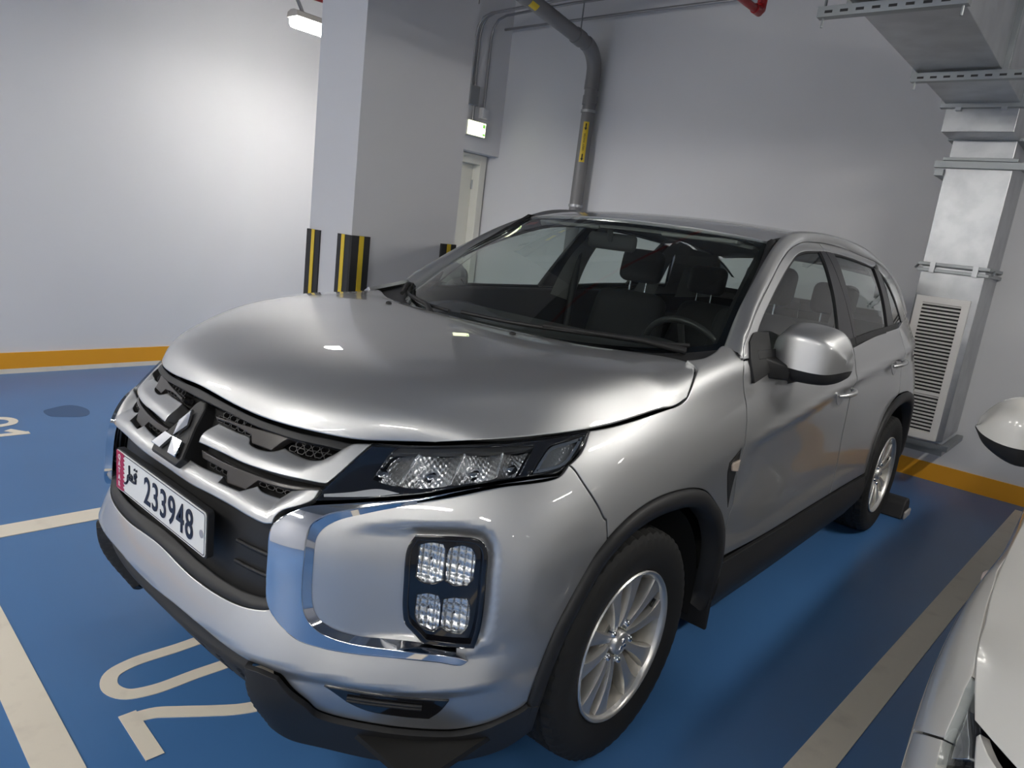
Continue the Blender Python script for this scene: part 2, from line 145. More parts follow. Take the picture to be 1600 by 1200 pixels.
# ------------------------------------------------------------------ materials
MATS={}
def mat(name,col=(.5,.5,.5),rough=.5,metal=0,coat=0,emit=None,es=0,noise=None,bump=None,spec=.5,alpha=None,coatrough=.03):
    if name in MATS: return MATS[name]
    m=bpy.data.materials.new(name); m.use_nodes=True; nt=m.node_tree; b=nt.nodes['Principled BSDF']
    b.inputs['Base Color'].default_value=(*col,1); b.inputs['Roughness'].default_value=rough; b.inputs['Metallic'].default_value=metal
    b.inputs['Coat Weight'].default_value=coat; b.inputs['Coat Roughness'].default_value=coatrough; b.inputs['Specular IOR Level'].default_value=spec
    if emit: b.inputs['Emission Color'].default_value=(*emit,1); b.inputs['Emission Strength'].default_value=es
    if noise or bump:
        tc=nt.nodes.new('ShaderNodeTexCoord')
    if noise:   # (scale, colour2, low, high, detail)
        n=nt.nodes.new('ShaderNodeTexNoise'); n.inputs['Scale'].default_value=noise[0]; n.inputs['Detail'].default_value=noise[4] if len(noise)>4 else 5
        r=nt.nodes.new('ShaderNodeMapRange'); r.inputs[1].default_value=noise[2]; r.inputs[2].default_value=noise[3]
        mx=nt.nodes.new('ShaderNodeMix'); mx.data_type='RGBA'; mx.inputs[6].default_value=(*col,1); mx.inputs[7].default_value=(*noise[1],1)
        nt.links.new(tc.outputs['Object'],n.inputs['Vector']); nt.links.new(n.outputs[0],r.inputs[0]); nt.links.new(r.outputs[0],mx.inputs[0]); nt.links.new(mx.outputs[2],b.inputs['Base Color'])
    if bump:    # (scale, strength, distance)
        n=nt.nodes.new('ShaderNodeTexNoise'); n.inputs['Scale'].default_value=bump[0]; n.inputs['Detail'].default_value=3
        bp=nt.nodes.new('ShaderNodeBump'); bp.inputs['Strength'].default_value=bump[1]; bp.inputs['Distance'].default_value=bump[2]
        nt.links.new(tc.outputs['Object'],n.inputs['Vector']); nt.links.new(n.outputs[0],bp.inputs['Height']); nt.links.new(bp.outputs[0],b.inputs['Normal'])
    MATS[name]=m; return m
def glass_mat(name,tint,rmin=.05,ior=1.5):
    m=bpy.data.materials.new(name); m.use_nodes=True; nt=m.node_tree; nt.nodes.clear()
    o=nt.nodes.new('ShaderNodeOutputMaterial'); mx=nt.nodes.new('ShaderNodeMixShader'); t=nt.nodes.new('ShaderNodeBsdfTransparent'); g=nt.nodes.new('ShaderNodeBsdfGlossy'); f=nt.nodes.new('ShaderNodeFresnel'); ge=nt.nodes.new('ShaderNodeNewGeometry'); mr=nt.nodes.new('ShaderNodeMapRange'); mr.inputs[3].default_value=ior; mr.inputs[4].default_value=1/ior; nt.links.new(ge.outputs['Backfacing'],mr.inputs[0]); nt.links.new(mr.outputs[0],f.inputs[0])
    f.inputs[0].default_value=ior; t.inputs[0].default_value=(*tint,1); g.inputs['Roughness'].default_value=.005; g.inputs[0].default_value=(1,1,1,1)
    nt.links.new(f.outputs[0],mx.inputs[0]); nt.links.new(t.outputs[0],mx.inputs[1]); nt.links.new(g.outputs[0],mx.inputs[2]); nt.links.new(mx.outputs[0],o.inputs[0])
    MATS[name]=m; return m
# ------------------------------------------------------------------ mesh helpers
def link(name,me,m,parent=None):
    o=bpy.data.objects.new(name,me); COL.objects.link(o)
    if m is not None and not me.materials: me.materials.append(m)
    if parent is not None: o.parent=parent
    return o
def raw(name,V,F,m,parent=None,N=None,smooth=True):
    me=bpy.data.meshes.new(name); me.from_pydata([tuple(map(float,v)) for v in V],[],[tuple(map(int,f)) for f in F]); me.validate(); 
    if smooth: me.polygons.foreach_set('use_smooth',[True]*len(me.polygons))
    if N is not None: me.normals_split_custom_set_from_vertices([tuple(map(float,n)) for n in N])
    me.update(); return link(name,me,m,parent)
def empty(name,loc=(0,0,0),parent=None):
    o=bpy.data.objects.new(name,None); o.empty_display_size=.1; o.location=loc; COL.objects.link(o)
    if parent is not None: o.parent=parent
    return o
def tag(o,label=None,cat=None,group=None,kind=None):
    if label: o['label']=label
    if cat: o['category']=cat
    if group: o['group']=group
    if kind: o['kind']=kind
    return o
class MB:
    """collects boxes, tubes, prisms into one mesh"""
    def __init__(s): s.V=[]; s.F=[]; s.S=[]
    def add(s,V,F,smooth=False):
        k=len(s.V); s.V+=[tuple(v) for v in V]; s.F+=[tuple(i+k for i in f) for f in F]; s.S+=[smooth]*len(F); return s
    def box(s,x0,x1,y0,y1,z0,z1,M=None):
        V=[Vector(p) for p in ((x0,y0,z0),(x1,y0,z0),(x1,y1,z0),(x0,y1,z0),(x0,y0,z1),(x1,y0,z1),(x1,y1,z1),(x0,y1,z1))]
        if M: V=[M@v for v in V]
        return s.add(V,[(0,3,2,1),(4,5,6,7),(0,1,5,4),(1,2,6,5),(2,3,7,6),(3,0,4,7)])
    def bbox(s,x0,x1,y0,y1,z0,z1,r=.004,M=None):   # box with chamfered edges
        bm=bmesh.new(); bmesh.ops.create_cube(bm,size=1)
        for v in bm.verts: v.co=Vector((x0+(v.co.x+.5)*(x1-x0),y0+(v.co.y+.5)*(y1-y0),z0+(v.co.z+.5)*(z1-z0)))
        bmesh.ops.bevel(bm,geom=list(bm.edges),offset=r,segments=2,affect='EDGES',profile=.5)
        bm.verts.ensure_lookup_table(); V=[(M@v.co if M else v.co) for v in bm.verts]; F=[[v.index for v in f.verts] for f in bm.faces]; bm.free()
        return s.add(V,F)
    def tube(s,P,r,n=12,cap=True):
        P=[Vector(p) for p in P]; rs=r if hasattr(r,'__len__') else [r]*len(P); V=[];F=[]; up=None
        for i,p in enumerate(P):
            t=((P[min(i+1,len(P)-1)]-p).normalized()+(p-P[max(i-1,0)]).normalized()); t.normalize()
            if up is None: up=t.orthogonal().normalized()
            up=(up-t*up.dot(t)).normalized(); w=t.cross(up)
            V+=[p+(up*math.cos(a)+w*math.sin(a))*rs[i] for a in (2*math.pi*k/n for k in range(n))]
        for i in range(len(P)-1):
            for k in range(n): F.append((i*n+k,i*n+(k+1)%n,(i+1)*n+(k+1)%n,(i+1)*n+k))
        s.add(V,F,True)
        if cap: s.add(V[:n],[tuple(range(n-1,-1,-1))]); s.add(V[-n:],[tuple(range(n))])
        return s
    def lathe(s,prof,n=48,M=None,close=False):  # prof: (axial, radius); axis = +X
        V=[];F=[];m=len(prof)
        for k in range(n):
            a=2*math.pi*k/n
            for (h,r) in prof: V.append(Vector((h,r*math.cos(a),r*math.sin(a))))
        for k in range(n):
            for j in range(m-1): F.append((k*m+j,((k+1)%n)*m+j,((k+1)%n)*m+j+1,k*m+j+1))
        if M: V=[M@v for v in V]
        return s.add(V,F,True)
    def prism(s,poly,fn,d0,d1):   # polygon (a,b) extruded between depths, fn(a,b,d)->xyz
        n=len(poly); V=[fn(a,b,d0) for a,b in poly]+[fn(a,b,d1) for a,b in poly]
        return s.add(V,[tuple(range(n-1,-1,-1)),tuple(range(n,2*n))]+[(i,(i+1)%n,n+(i+1)%n,n+i) for i in range(n)])
    def build(s,name,m,parent=None,fix=True,bevel=0,sharp=None):
        me=bpy.data.meshes.new(name); me.from_pydata([tuple(v) for v in s.V],[],s.F); me.polygons.foreach_set('use_smooth',s.S)
        if fix or bevel:
            bm=bmesh.new(); bm.from_mesh(me)
            if bevel: bmesh.ops.bevel(bm,geom=[e for e in bm.edges if len(e.link_faces)==2 and e.calc_face_angle(0)>.5],offset=bevel,segments=2,affect='EDGES',profile=.5)
            bmesh.ops.recalc_face_normals(bm,faces=bm.faces); bm.to_mesh(me); bm.free()
        if sharp: me.polygons.foreach_set('use_smooth',[True]*len(me.polygons)); me.set_sharp_from_angle(angle=math.radians(sharp))
        me.update(); return link(name,me,m,parent)
def mirrored(o,name=None,parent=None):
    """copy of a mesh object reflected in the plane x=0 of its parent"""
    me=o.data.copy(); n=len(me.vertices); co=np.zeros(n*3); me.vertices.foreach_get('co',co); co=co.reshape(-1,3); co[:,0]*=-1
    has=me.has_custom_normals
    if has:
        nl=len(me.loops); nn=np.zeros(nl*3); me.corner_normals.foreach_get('vector',nn); vi=np.zeros(nl,dtype=np.int32); me.loops.foreach_get('vertex_index',vi)
        VN=np.zeros((n,3)); VN[vi]=nn.reshape(-1,3); VN[:,0]*=-1
    me.vertices.foreach_set('co',co.ravel()); me.flip_normals()
    if has: me.normals_split_custom_set_from_vertices([tuple(v) for v in VN])
    me.update(); c=bpy.data.objects.new(name or o.name.split('.')[0],me); COL.objects.link(c); c.parent=parent if parent is not None else o.parent
    c.matrix_basis=o.matrix_basis.copy(); return c
# ------------------------------------------------------------------ panels cut out of a surface
def resample(poly,step,closed=True,corner=38):
    P=np.array(poly,float)
    keep=[0]+[i for i in range(1,len(P)) if np.linalg.norm(P[i]-P[i-1])>1e-4]; P=P[keep]
    if closed and np.linalg.norm(P[0]-P[-1])<1e-4: P=P[:-1]
    n=len(P); out=[]
    def corn(i):
        if not closed and i in (0,n-1): return True
        a=P[i]-P[i-1]; b=P[(i+1)%n]-P[i]; c=(a@b)/(np.linalg.norm(a)*np.linalg.norm(b)+1e-12)
        return c<math.cos(math.radians(corner))
    K=[corn(i) for i in range(n)]
    for i in range(n if closed else n-1):
        p1,p2=P[i],P[(i+1)%n]; p0=P[i-1] if not K[i] else 2*p1-p2; p3=P[(i+2)%n] if not K[(i+1)%n] else 2*p2-p1
        L=np.linalg.norm(p2-p1); m=max(1,int(math.ceil(L/step)))
        d0,d1,d2=[max(np.linalg.norm(x),1e-6)**.5 for x in (p1-p0,p2-p1,p3-p2)]
        m1=(p1-p0)/d0-(p2-p0)/(d0+d1)+(p2-p1)/d1; m2=(p2-p1)/d1-(p3-p1)/(d1+d2)+(p3-p2)/d2; m1=m1*d1; m2=m2*d1
        for k in range(m):
            t=k/m; out.append((2*t**3-3*t*t+1)*p1+(t**3-2*t*t+t)*m1+(-2*t**3+3*t*t)*p2+(t**3-t*t)*m2)
    if not closed: out.append(P[-1])
    return np.array(out)
def area2(P): x,y=P[:,0],P[:,1]; return (x*np.roll(y,-1)-y*np.roll(x,-1)).sum()
def inside(P,q):
    x,y=q[:,0],q[:,1]; r=np.zeros(len(q),bool); a=P; b=np.roll(P,-1,axis=0)
    for (x1,y1),(x2,y2) in zip(a,b):
        if y1==y2: continue
        c=((y1>y)!=(y2>y)); r^=c&(x<(x2-x1)*(y-y1)/(y2-y1)+x1)
    return r
def edge_dist(P,q,closed=True):
    a=P if closed else P[:-1]; b=np.roll(P,-1,axis=0) if closed else P[1:]; d=b-a; L=(d*d).sum(1)+1e-15
    best=np.full(len(q),1e9)
    for k in range(0,len(q),4000):
        w=q[k:k+4000,None]-a[None]; t=np.clip((w*d).sum(-1)/L,0,1); best[k:k+4000]=np.sqrt((((w-t[...,None]*d)**2).sum(-1)).min(1))
    return best
def inset_poly(P,d):
    e=np.roll(P,-1,axis=0)-P; e/=np.linalg.norm(e,axis=1,keepdims=True)+1e-12; nr=np.c_[-e[:,1],e[:,0]]
    if area2(P)<0: nr=-nr
    m=nr+np.roll(nr,1,axis=0); l=np.linalg.norm(m,axis=1,keepdims=True); m/=np.maximum(l,1e-6); return P+m*d/np.maximum(l/2,.45)
def panel(name,S,poly,m,parent,disp=None,off=0.,holes=(),step=.02,inset=.002,thick=.014,sym=False,mirror=False,rnd=.003,nn=None,corner=38):
    """smooth sheet-metal panel: the part of surface S inside a (u,v) outline, with a turned-in rim"""
    P=np.array(poly,float)
    if sym: P=np.vstack([P,P[::-1]*[-1,1]])
    loops=[]
    for k,L in enumerate([P]+[np.array(h,float) for h in holes]):
        R=resample(L,step*.6,corner=corner)
        if (area2(R)>0)!=(k==0): R=R[::-1]
        R=inset_poly(R,inset if k==0 else -inset); loops.append(R)
    lo=loops[0].min(0); hi=loops[0].max(0); gx=np.arange(lo[0],hi[0],step); gy=np.arange(lo[1],hi[1],step*.87)
    g=np.array([(x+(j%2)*step*.5,y) for j,y in enumerate(gy) for x in gx]) if len(gx) and len(gy) else np.zeros((0,2))
    if len(g):
        ok=inside(loops[0],g)
        for h in loops[1:]: ok&=~inside(h,g)
        g=g[ok]
        for L in loops: 
            if len(g): g=g[edge_dist(L,g)>step*.45]
    rings=[]
    if rnd:
        for k,L in enumerate(loops):
            r=inset_poly(L,rnd if k==0 else -rnd); ok=inside(loops[0],r)
            for h in loops[1:]: ok&=~inside(h,r)
            r=r[ok]
            for Lq in loops: 
                if len(r): r=r[edge_dist(Lq,r)>rnd*.7]
            rings.append(r)
        if len(g) and sum(map(len,rings)):
            RR=np.vstack(rings); keepm=np.ones(len(g),bool)
            for k in range(0,len(g),2000): keepm[k:k+2000]=(((g[k:k+2000,None]-RR[None])**2).sum(-1).min(1)>(rnd*1.2)**2)
            g=g[keepm]
    B=np.vstack(loops); allp=np.vstack([B]+rings+[g]) if len(g) or rings else B
    edges=[]; k0=0
    for L in loops:
        n=len(L); edges+=[(k0+i,k0+(i+1)%n) for i in range(n)]; k0+=n
    r=delaunay_2d_cdt([Vector(p) for p in allp],edges,[],0,1e-7)
    Q=np.array([(v.x,v.y) for v in r[0]]); tri=np.array([t for t in r[2]]); c=Q[tri].mean(1); ok=inside(loops[0],c)
    for h in loops[1:]: ok&=~inside(h,c)
    tri=tri[ok]
    f=lambda q:S(q[:,0],q[:,1])+S.n(q[:,0],q[:,1])*(off+(disp(q[:,0],q[:,1]) if disp is not None else 0*q[:,0]))[:,None]
    X=f(Q)
    if disp is None: N=S.n(Q[:,0],Q[:,1])
    else:
        e=.0025; N=np.cross(f(Q+[e,0])-f(Q-[e,0]),f(Q+[0,e])-f(Q-[0,e])); N/=np.linalg.norm(N,axis=1,keepdims=True)+1e-12
    # boundary in 3D and its outward direction
    V=[X]; NN=[N.copy()]; F=[tuple(t) for t in tri]; base=len(Q)
    for L in loops:
        XL=f(L); 
        if disp is None: NL=S.n(L[:,0],L[:,1])
        else:
            e=.0025; NL=np.cross(f(L+[e,0])-f(L-[e,0]),f(L+[0,e])-f(L-[0,e])); NL/=np.linalg.norm(NL,axis=1,keepdims=True)+1e-12
        T=np.roll(XL,-1,axis=0)-np.roll(XL,1,axis=0); T/=np.linalg.norm(T,axis=1,keepdims=True)+1e-12; O=np.cross(T,NL)
        n=len(L); V+=[XL,XL-NL*thick]; NN+=[O,O]
        F+=[(base+i,base+n+i,base+n+(i+1)%n,base+(i+1)%n) for i in range(n)]
        base+=2*n
        # tilt the normals of the sheet's own boundary vertices: reads as a small rounded edge
        if rnd:
            dd=((Q[:,None]-L[None])**2).sum(-1) if len(Q)*len(L)<4e6 else None
            idx=dd.argmin(0) if dd is not None else np.array([((Q-p)**2).sum(1).argmin() for p in L])
            t=NL+.9*O; NN[0][idx]=t/np.linalg.norm(t,axis=1,keepdims=True)
    V=np.vstack(V); NN=np.vstack(NN)
    # fix winding of sheet
    a,b,cc=X[tri[:,0]],X[tri[:,1]],X[tri[:,2]]
    if ((np.cross(b-a,cc-a)*N[tri[:,0]]).sum(1)).sum()<0: F[:len(tri)]=[t[::-1] for t in F[:len(tri)]]
    o=raw(name,V,F,m,parent,NN)
    if mirror: return o,mirrored(o)
    return o
def ribbon(name,curves,m,parent=None,n=40,closed=False,mirror=False,ends=False,asis=False):
    """smooth strip lofted through a list of 3-D curves"""
    C=[]
    if asis: C=[np.array(c,float) for c in curves]; n=len(C[0])
    for c in ([] if asis else curves):
        c=np.array(c,float); t=np.r_[0,np.cumsum(np.linalg.norm(np.diff(c,axis=0),axis=1))]; t/=t[-1]; C.append(spl(t,_nat(t),np.linspace(0,1,n))@c if len(c)>2 else np.array([np.interp(np.linspace(0,1,n),t,c[:,k]) for k in range(3)]).T)
    V=np.vstack(C); F=[]; r=len(C)
    for i in range(r if closed else r-1):
        j=(i+1)%r
        for k in range(n-1): F.append((i*n+k,j*n+k,j*n+k+1,i*n+k+1))
    if ends: F+=[tuple(i*n for i in range(r))[::-1],tuple(i*n+n-1 for i in range(r))]
    me=bpy.data.meshes.new(name); me.from_pydata([tuple(v) for v in V],[],F); bm=bmesh.new(); bm.from_mesh(me); bmesh.ops.recalc_face_normals(bm,faces=bm.faces); bm.to_mesh(me); bm.free()
    me.polygons.foreach_set('use_smooth',[True]*len(me.polygons)); o=link(name,me,m,parent)
    if mirror: return o,mirrored(o)
    return o
def text_mesh(name,s,size,m,parent=None,M=None,depth=.001,sx=1,bold=0,align='CENTER',space=1):
    c=bpy.data.curves.new(name,'FONT'); c.body=s; c.size=size; c.extrude=depth; c.align_x=align; c.align_y='CENTER'; c.offset=bold; c.resolution_u=6; c.space_character=space
    o=bpy.data.objects.new(name,c); COL.objects.link(o); bpy.context.view_layer.update()
    me=bpy.data.meshes.new_from_object(o.evaluated_get(bpy.context.evaluated_depsgraph_get())); bpy.data.objects.remove(o)
    for v in me.vertices: v.co.x*=sx
    if M is not None: me.transform(M)
    me.materials.clear(); return link(name,me,m,parent)
# ------------------------------------------------------------------ the garage
M_wall=mat('wall_paint',(.66,.66,.68),.55,noise=(1.3,(.635,.635,.655),.35,.75),bump=(220,.05,.002))
M_pill=M_wall
M_ceil=mat('ceiling_paint',(.22,.23,.24),.8)
M_floor=mat('floor_epoxy',(.060,.170,.390),.33,noise=(1.1,(.053,.150,.350),.35,.7,6),bump=(260,.10,.001))
M_line=mat('line_paint',(.74,.68,.58),.5,noise=(9,(.62,.56,.48),.55,.8,8))
M_orange=mat('skirting_orange',(.78,.35,.015),.45)
M_galv=mat('galvanised',(.46,.475,.49),.33,.9,noise=(7,(.38,.39,.41),.4,.65,8))
M_galv2=mat('galvanised_rail',(.33,.35,.36),.42,.85)
M_pvc=mat('pipe_grey',(.20,.195,.20),.42)
M_cond=mat('conduit',(.30,.30,.31),.4,.5)
M_redp=mat('red_pipe',(.38,.02,.025),.4)
M_lam=mat('lamp_body',(.55,.52,.47),.5)
M_diff=mat('lamp_diffuser',(1,1,1),.5,emit=(1,.965,.90),es=LAMP_POWER)
M_diff2=mat('lamp_diffuser_side',(1,1,1),.5,emit=(1,.965,.90),es=LAMP_POWER*.30)
M_door=mat('door_cream',(.70,.69,.62),.45)
M_yel=mat('yellow_tape',(.78,.55,.03),.45)
M_rub=mat('guard_rubber',(.022,.022,.024),.6)
def struct(mb,name,m,parent=None,**k): return tag(mb.build(name,m,parent,**k),kind='structure')
XL,YB,XR,YF=-4.14,4.235,9.0,-7.0
struct(MB().box(XL-.2,XR+.2,YF-.2,YB+.2,-.2,0),'floor',M_floor)
struct(MB().box(XL-.2,XL,YF,YB,0,CEIL),'wall_left',M_wall); struct(MB().box(XL,XR,YB,YB+.2,0,CEIL),'wall_back',M_wall)
struct(MB().box(XR,XR+.2,YF,YB,0,CEIL),'wall_right',M_wall); struct(MB().box(XL,XR,YF-.2,YF,0,CEIL),'wall_front',M_wall)
struct(MB().box(XL-.2,XR+.2,YF-.2,YB+.2,CEIL,CEIL+.2),'ceiling',M_ceil)
# ceiling beams
for y in (-5.0,-1.2,2.6): struct(MB().box(XL,XR,y-.25,y+.25,CEIL-.35,CEIL),'trim_%d'%(int(y+10)),M_ceil)
BH=.105
struct(MB().box(XL,XL+.012,YF,YB,.035,.15),'baseboard_left',M_orange); struct(MB().box(XL+.012,XR,YB-.012,YB,0,BH+.025),'baseboard_back',M_orange)
struct(MB().box(XL,XL+.014,YF,YB,0,.035),'trim_1',M_line)
# soffit box over the door, doorway
struct(MB().box(XL,-3.795,2.9,YB,2.165,CEIL),'wall_soffit',M_wall)
dr=tag(empty('door_1',(XL,3.6,0)),kind='structure')
def dparts():
    fy0,fy1=3.02-3.6,YB-3.6-.03
    mb=MB(); mb.box(.0,.20,fy1-.09,fy1,0,2.16).box(.0,.20,fy0,fy0+.09,0,2.16).box(.0,.20,fy0+.09,fy1-.09,2.06,2.16); mb.build('door_frame',M_door,dr,bevel=.004)
    mb=MB(); mb.box(.03,.09,fy0+.09,fy1-.09,0.01,2.06); lf=mb.build('door_leaf',M_door,dr,bevel=.003)
    for z in (.3,1.1,1.85): MB().tube([(.10,fy1-.095,z-.05),(.10,fy1-.095,z+.05)],.010,8).build('hinge',M_galv2,dr)
    MB().tube([(.09,fy0+.16,1.02),(.15,fy0+.16,1.02),(.15,fy0+.30,1.02)],.010,8).build('door_lever',M_galv2,dr)
dparts()
# pillar
PX0,PX1,PY0,PY1=-1.898,-1.50,.718,1.481
struct(MB().box(PX0,PX1,PY0,PY1,0,CEIL),'wall_pillar',M_pill); 
struct(MB().box(PX0-.008,PX1+.008,PY0-.008,PY1+.008,0,BH),'baseboard_pillar',M_orange)
# rubber corner guards
def guard(x,y,sx,sy,label):
    g=tag(empty('corner_guard',(x,y,.10)),label,'corner guard','rubber corner guards on the pillar'); H=1.187; w_=.115; t=.014
    mb=MB(); mb.prism([(0,0),(-sx*w_,0),(-sx*w_,sy*t*-.3),(-sx*w_,-sy*t*.6),(sx*t*.4,-sy*t),(sx*t,-sy*t*.4),(sx*t,sy*w_),(0,sy*w_)],lambda a,b,d:(a,b,d),0,H); mb.build('rubber_strip',M_rub,g)
    mb=MB(); mb.box(-sx*w_*.62,-sx*w_*.36,-sy*(t+.0),-sy*(t-.006)-sy*.004,0,H); mb.build('yellow_strip',M_yel,g)
    mb=MB(); mb.box(sx*(t-.004),sx*(t+.003),sy*w_*.36,sy*w_*.62,0,H); mb.build('yellow_strip',M_yel,g)
guard(PX1,PY0,1,1,'black and yellow rubber guard wrapping the nearest pillar corner')
guard(PX0,PY0,-1,1,'black and yellow rubber guard on the pillar edge beside the bright left wall')
guard(PX1,PY1,1,-1,'black and yellow rubber guard on the pillar edge beside the cream door')
# floor lines: the bays are turned a little against the car
SY=.045
def fl(x,y,z=0): return (x*math.cos(SY)+y*math.sin(SY),-x*math.sin(SY)+y*math.cos(SY),z)
def line(x0,x1,y0,y1,label,h=.003):
    V=[fl(*p) for p in ((x0,y0,0),(x1,y0,0),(x1,y1,0),(x0,y1,0))]; V+=[(a,b,h) for a,b,_ in V]
    return tag(MB().add(V,[(3,2,1,0),(4,5,6,7),(0,1,5,4),(1,2,6,5),(2,3,7,6),(3,0,4,7)]).build('painted_line',M_line),label,'floor marking')
# bay frame coordinates: x' = x cos - ..., chosen so that the lines fall where they lie on the floor
line(-1.482,-1.365,-1.074,4.15,'cream bay line running back between bays 01 and 02')
line(1.235,1.338,-1.07,4.14,'cream bay line between the silver car and the white car')
line(-7.0,9.0,-1.17,-1.07,'cream stripe across the front of the bays beside the 02',.0031) if False else line(-4.0,8.5,-1.175,-1.075,'cream stripe across the mouth of the bays in the left foreground',.0031)
line(4.0,4.105,-1.07,4.05,'cream bay line beyond the white car')
def strip(pts,w_,closed=False):
    P=resample(pts,.012,closed=closed,corner=70); T=(np.roll(P,-1,axis=0)-np.roll(P,1,axis=0)) if closed else np.gradient(P,axis=0); T/=np.linalg.norm(T,axis=1,keepdims=True); Nn=np.c_[-T[:,1],T[:,0]]*w_/2
    return P+Nn,P-Nn
DIG={'0':[([(.1025,.0225),(.158,.045),(.1825,.11),(.1825,.235),(.1825,.36),(.158,.425),(.1025,.4475),(.047,.425),(.0225,.36),(.0225,.235),(.0225,.11),(.047,.045)],True)],
 '2':[([(.0225,.335),(.026,.385),(.05,.428),(.1025,.4475),(.155,.428),(.181,.38),(.179,.325),(.158,.265),(.118,.20),(.07,.13),(.038,.080),(.029,.040),(.028,.025)],False),([(0,.0225),(.205,.0225)],False)],
 '1':[([(.115,.0),(.115,.47)],False),([(.115,.4475),(.085,.425),(.03,.385)],False)]}
def number(s,x,y,label):
    mb=MB()
    for k,c in enumerate(s):
        for iq,(pts,cl) in enumerate(DIG[c]):
            A,B=strip(pts,.045,cl); n=len(A); V=[]; h=.0022+.0003*iq
            for q in list(A)+list(B): V.append(fl(x+k*.245+q[0],y+q[1],h))
            F=[(i,(i+1)%n,n+(i+1)%n,n+i) for i in range(n if cl else n-1)]; m0=len(V); V+=[(a,b,0) for a,b,_ in V]
            F+=[(i+m0,i,(i+1)%n,(i+1)%n+m0) for i in range(n if cl else n-1)]+[(n+i+m0,n+(i+1)%n+m0,n+(i+1)%n,n+i) for i in range(n if cl else n-1)]
            mb.add(V,F)
    return tag(mb.build('bay_number',M_line),label,'floor marking')
number('02',-.302,-.958,'cream painted bay number 02 partly under the silver car'); number('01',-3.05,-1.05,'cream painted bay number 01 on the floor at the far left')
tag(MB().prism([(-3.05+.13*math.cos(t)*(1+.15*math.sin(3*t)),-.17+.13*math.sin(t)*(1+.1*math.cos(2*t))) for t in np.linspace(0,6.28,25)[:-1]],lambda a,b,d:(a,b,d),0,.0012).build('floor_stain',mat('stain',(.032,.085,.20),.5)),'dark damp stain on the blue floor near the number 01','stain')
# ------------------------------------------------------------------ lamps
def lamp(x,y,d,label):
    L=tag(empty('ceiling_lamp',(x,y,LAMP_Z)),label,'lamp','hanging linear lamps'); h=.62
    R=Matrix.Rotation(0 if d=='x' else math.pi/2,4,'Z')
    MB().prism([(-.062,.03),(-.055,.062),(-.02,.075),(.02,.075),(.055,.062),(.062,.03)],lambda a,b,e:tuple(R@Vector((e,a,b))),-h,h).build('lamp_body',M_lam,L)
    MB().prism([(-.056,.03),(-.052,-.004),(-.034,-.026),(.034,-.026),(.052,-.004),(.056,.03)],lambda a,b,e:tuple(R@Vector((e,a,b))),-h+.015,h-.015).build('lamp_diffuser',M_diff2,L)
    MB().prism([(-.046,-.0115),(-.034,-.0275),(.034,-.0275),(.046,-.0115)],lambda a,b,e:tuple(R@Vector((e,a,b))),-h+.03,h-.03).build('lamp_strip',M_diff,L)
    for e in (-h*.97,h*.97): MB().tube([tuple(R@Vector((e*.9,0,.07))),tuple(R@Vector((e*1.04,0,.20))),tuple(R@Vector((e*1.06,0,.36))),tuple(R@Vector((e*1.02,0,CEIL-LAMP_Z)))],.012,8).build('hanger',M_cond,L)
labs=['white linear lamp glowing beside the pillar near the left wall']+['white linear ceiling lamp out of view, number %d along the aisle'%k for k in range(2,20)]
for i,(x,y,d) in enumerate(LAMPS):
    lamp(x,y,d,('white linear lamp glowing beside the pillar near the left wall','white linear lamp hanging over the white car','unseen white linear lamp added over the aisle at the left','unseen white linear lamp over the middle of the aisle','unseen white linear lamp added over the aisle at the right','white linear lamp over the far right bay','unseen white linear lamp added over the rear of the aisle at the left','unseen white linear lamp added over the rear of the aisle at the right','unseen white linear lamp added over the far right end of the aisle')[i])
# ------------------------------------------------------------------ drain pipe
dp=tag(empty('drain_pipe',(-2.60,YB-.10,0)),'thick grey drain pipe bending down the back wall','pipe')
def arc(c,r,a0,a1,ax1,ax2,n=9): return [tuple(Vector(c)+Vector(ax1)*r*math.cos(t)+Vector(ax2)*r*math.sin(t)) for t in np.linspace(a0,a1,n)]
pr=.063
MB().tube([(0,0,0),(0,0,2.92)],pr,24).build('pipe_riser',M_pvc,dp)
el=[(0,0,2.86),(0,0,2.95)]+arc((0,-.22,2.95),.22,0,math.pi*.44,(0,1,0),(0,0,1))[1:]
MB().tube(el,pr*1.1,24).build('pipe_elbow',M_pvc,dp)
e=Vector(el[-1]); dirv=Vector((-.02,-1,.16)).normalized(); 
MB().tube([tuple(e),tuple(e+dirv*2.6)],pr,24).build('pipe_run',M_pvc,dp)
for z in (2.70,2.84): MB().tube([(0,0,z-.04),(0,0,z+.04)],pr*1.12,24).build('coupling',M_pvc,dp)
for z in (1.72,2.60): MB().tube([(0,0,z-.012),(0,0,z+.012)],pr*1.16,24).build('clamp',M_galv,dp)
for q in (.12,.9): p=e+dirv*q; MB().tube([tuple(p-dirv*.05),tuple(p+dirv*.05)],pr*1.14,24).build('coupling',M_pvc,dp); 
p=e+dirv*.10; MB().tube([tuple(p),(p.x,p.y,CEIL)],.006,6).build('hanger_rod',M_galv2,dp)
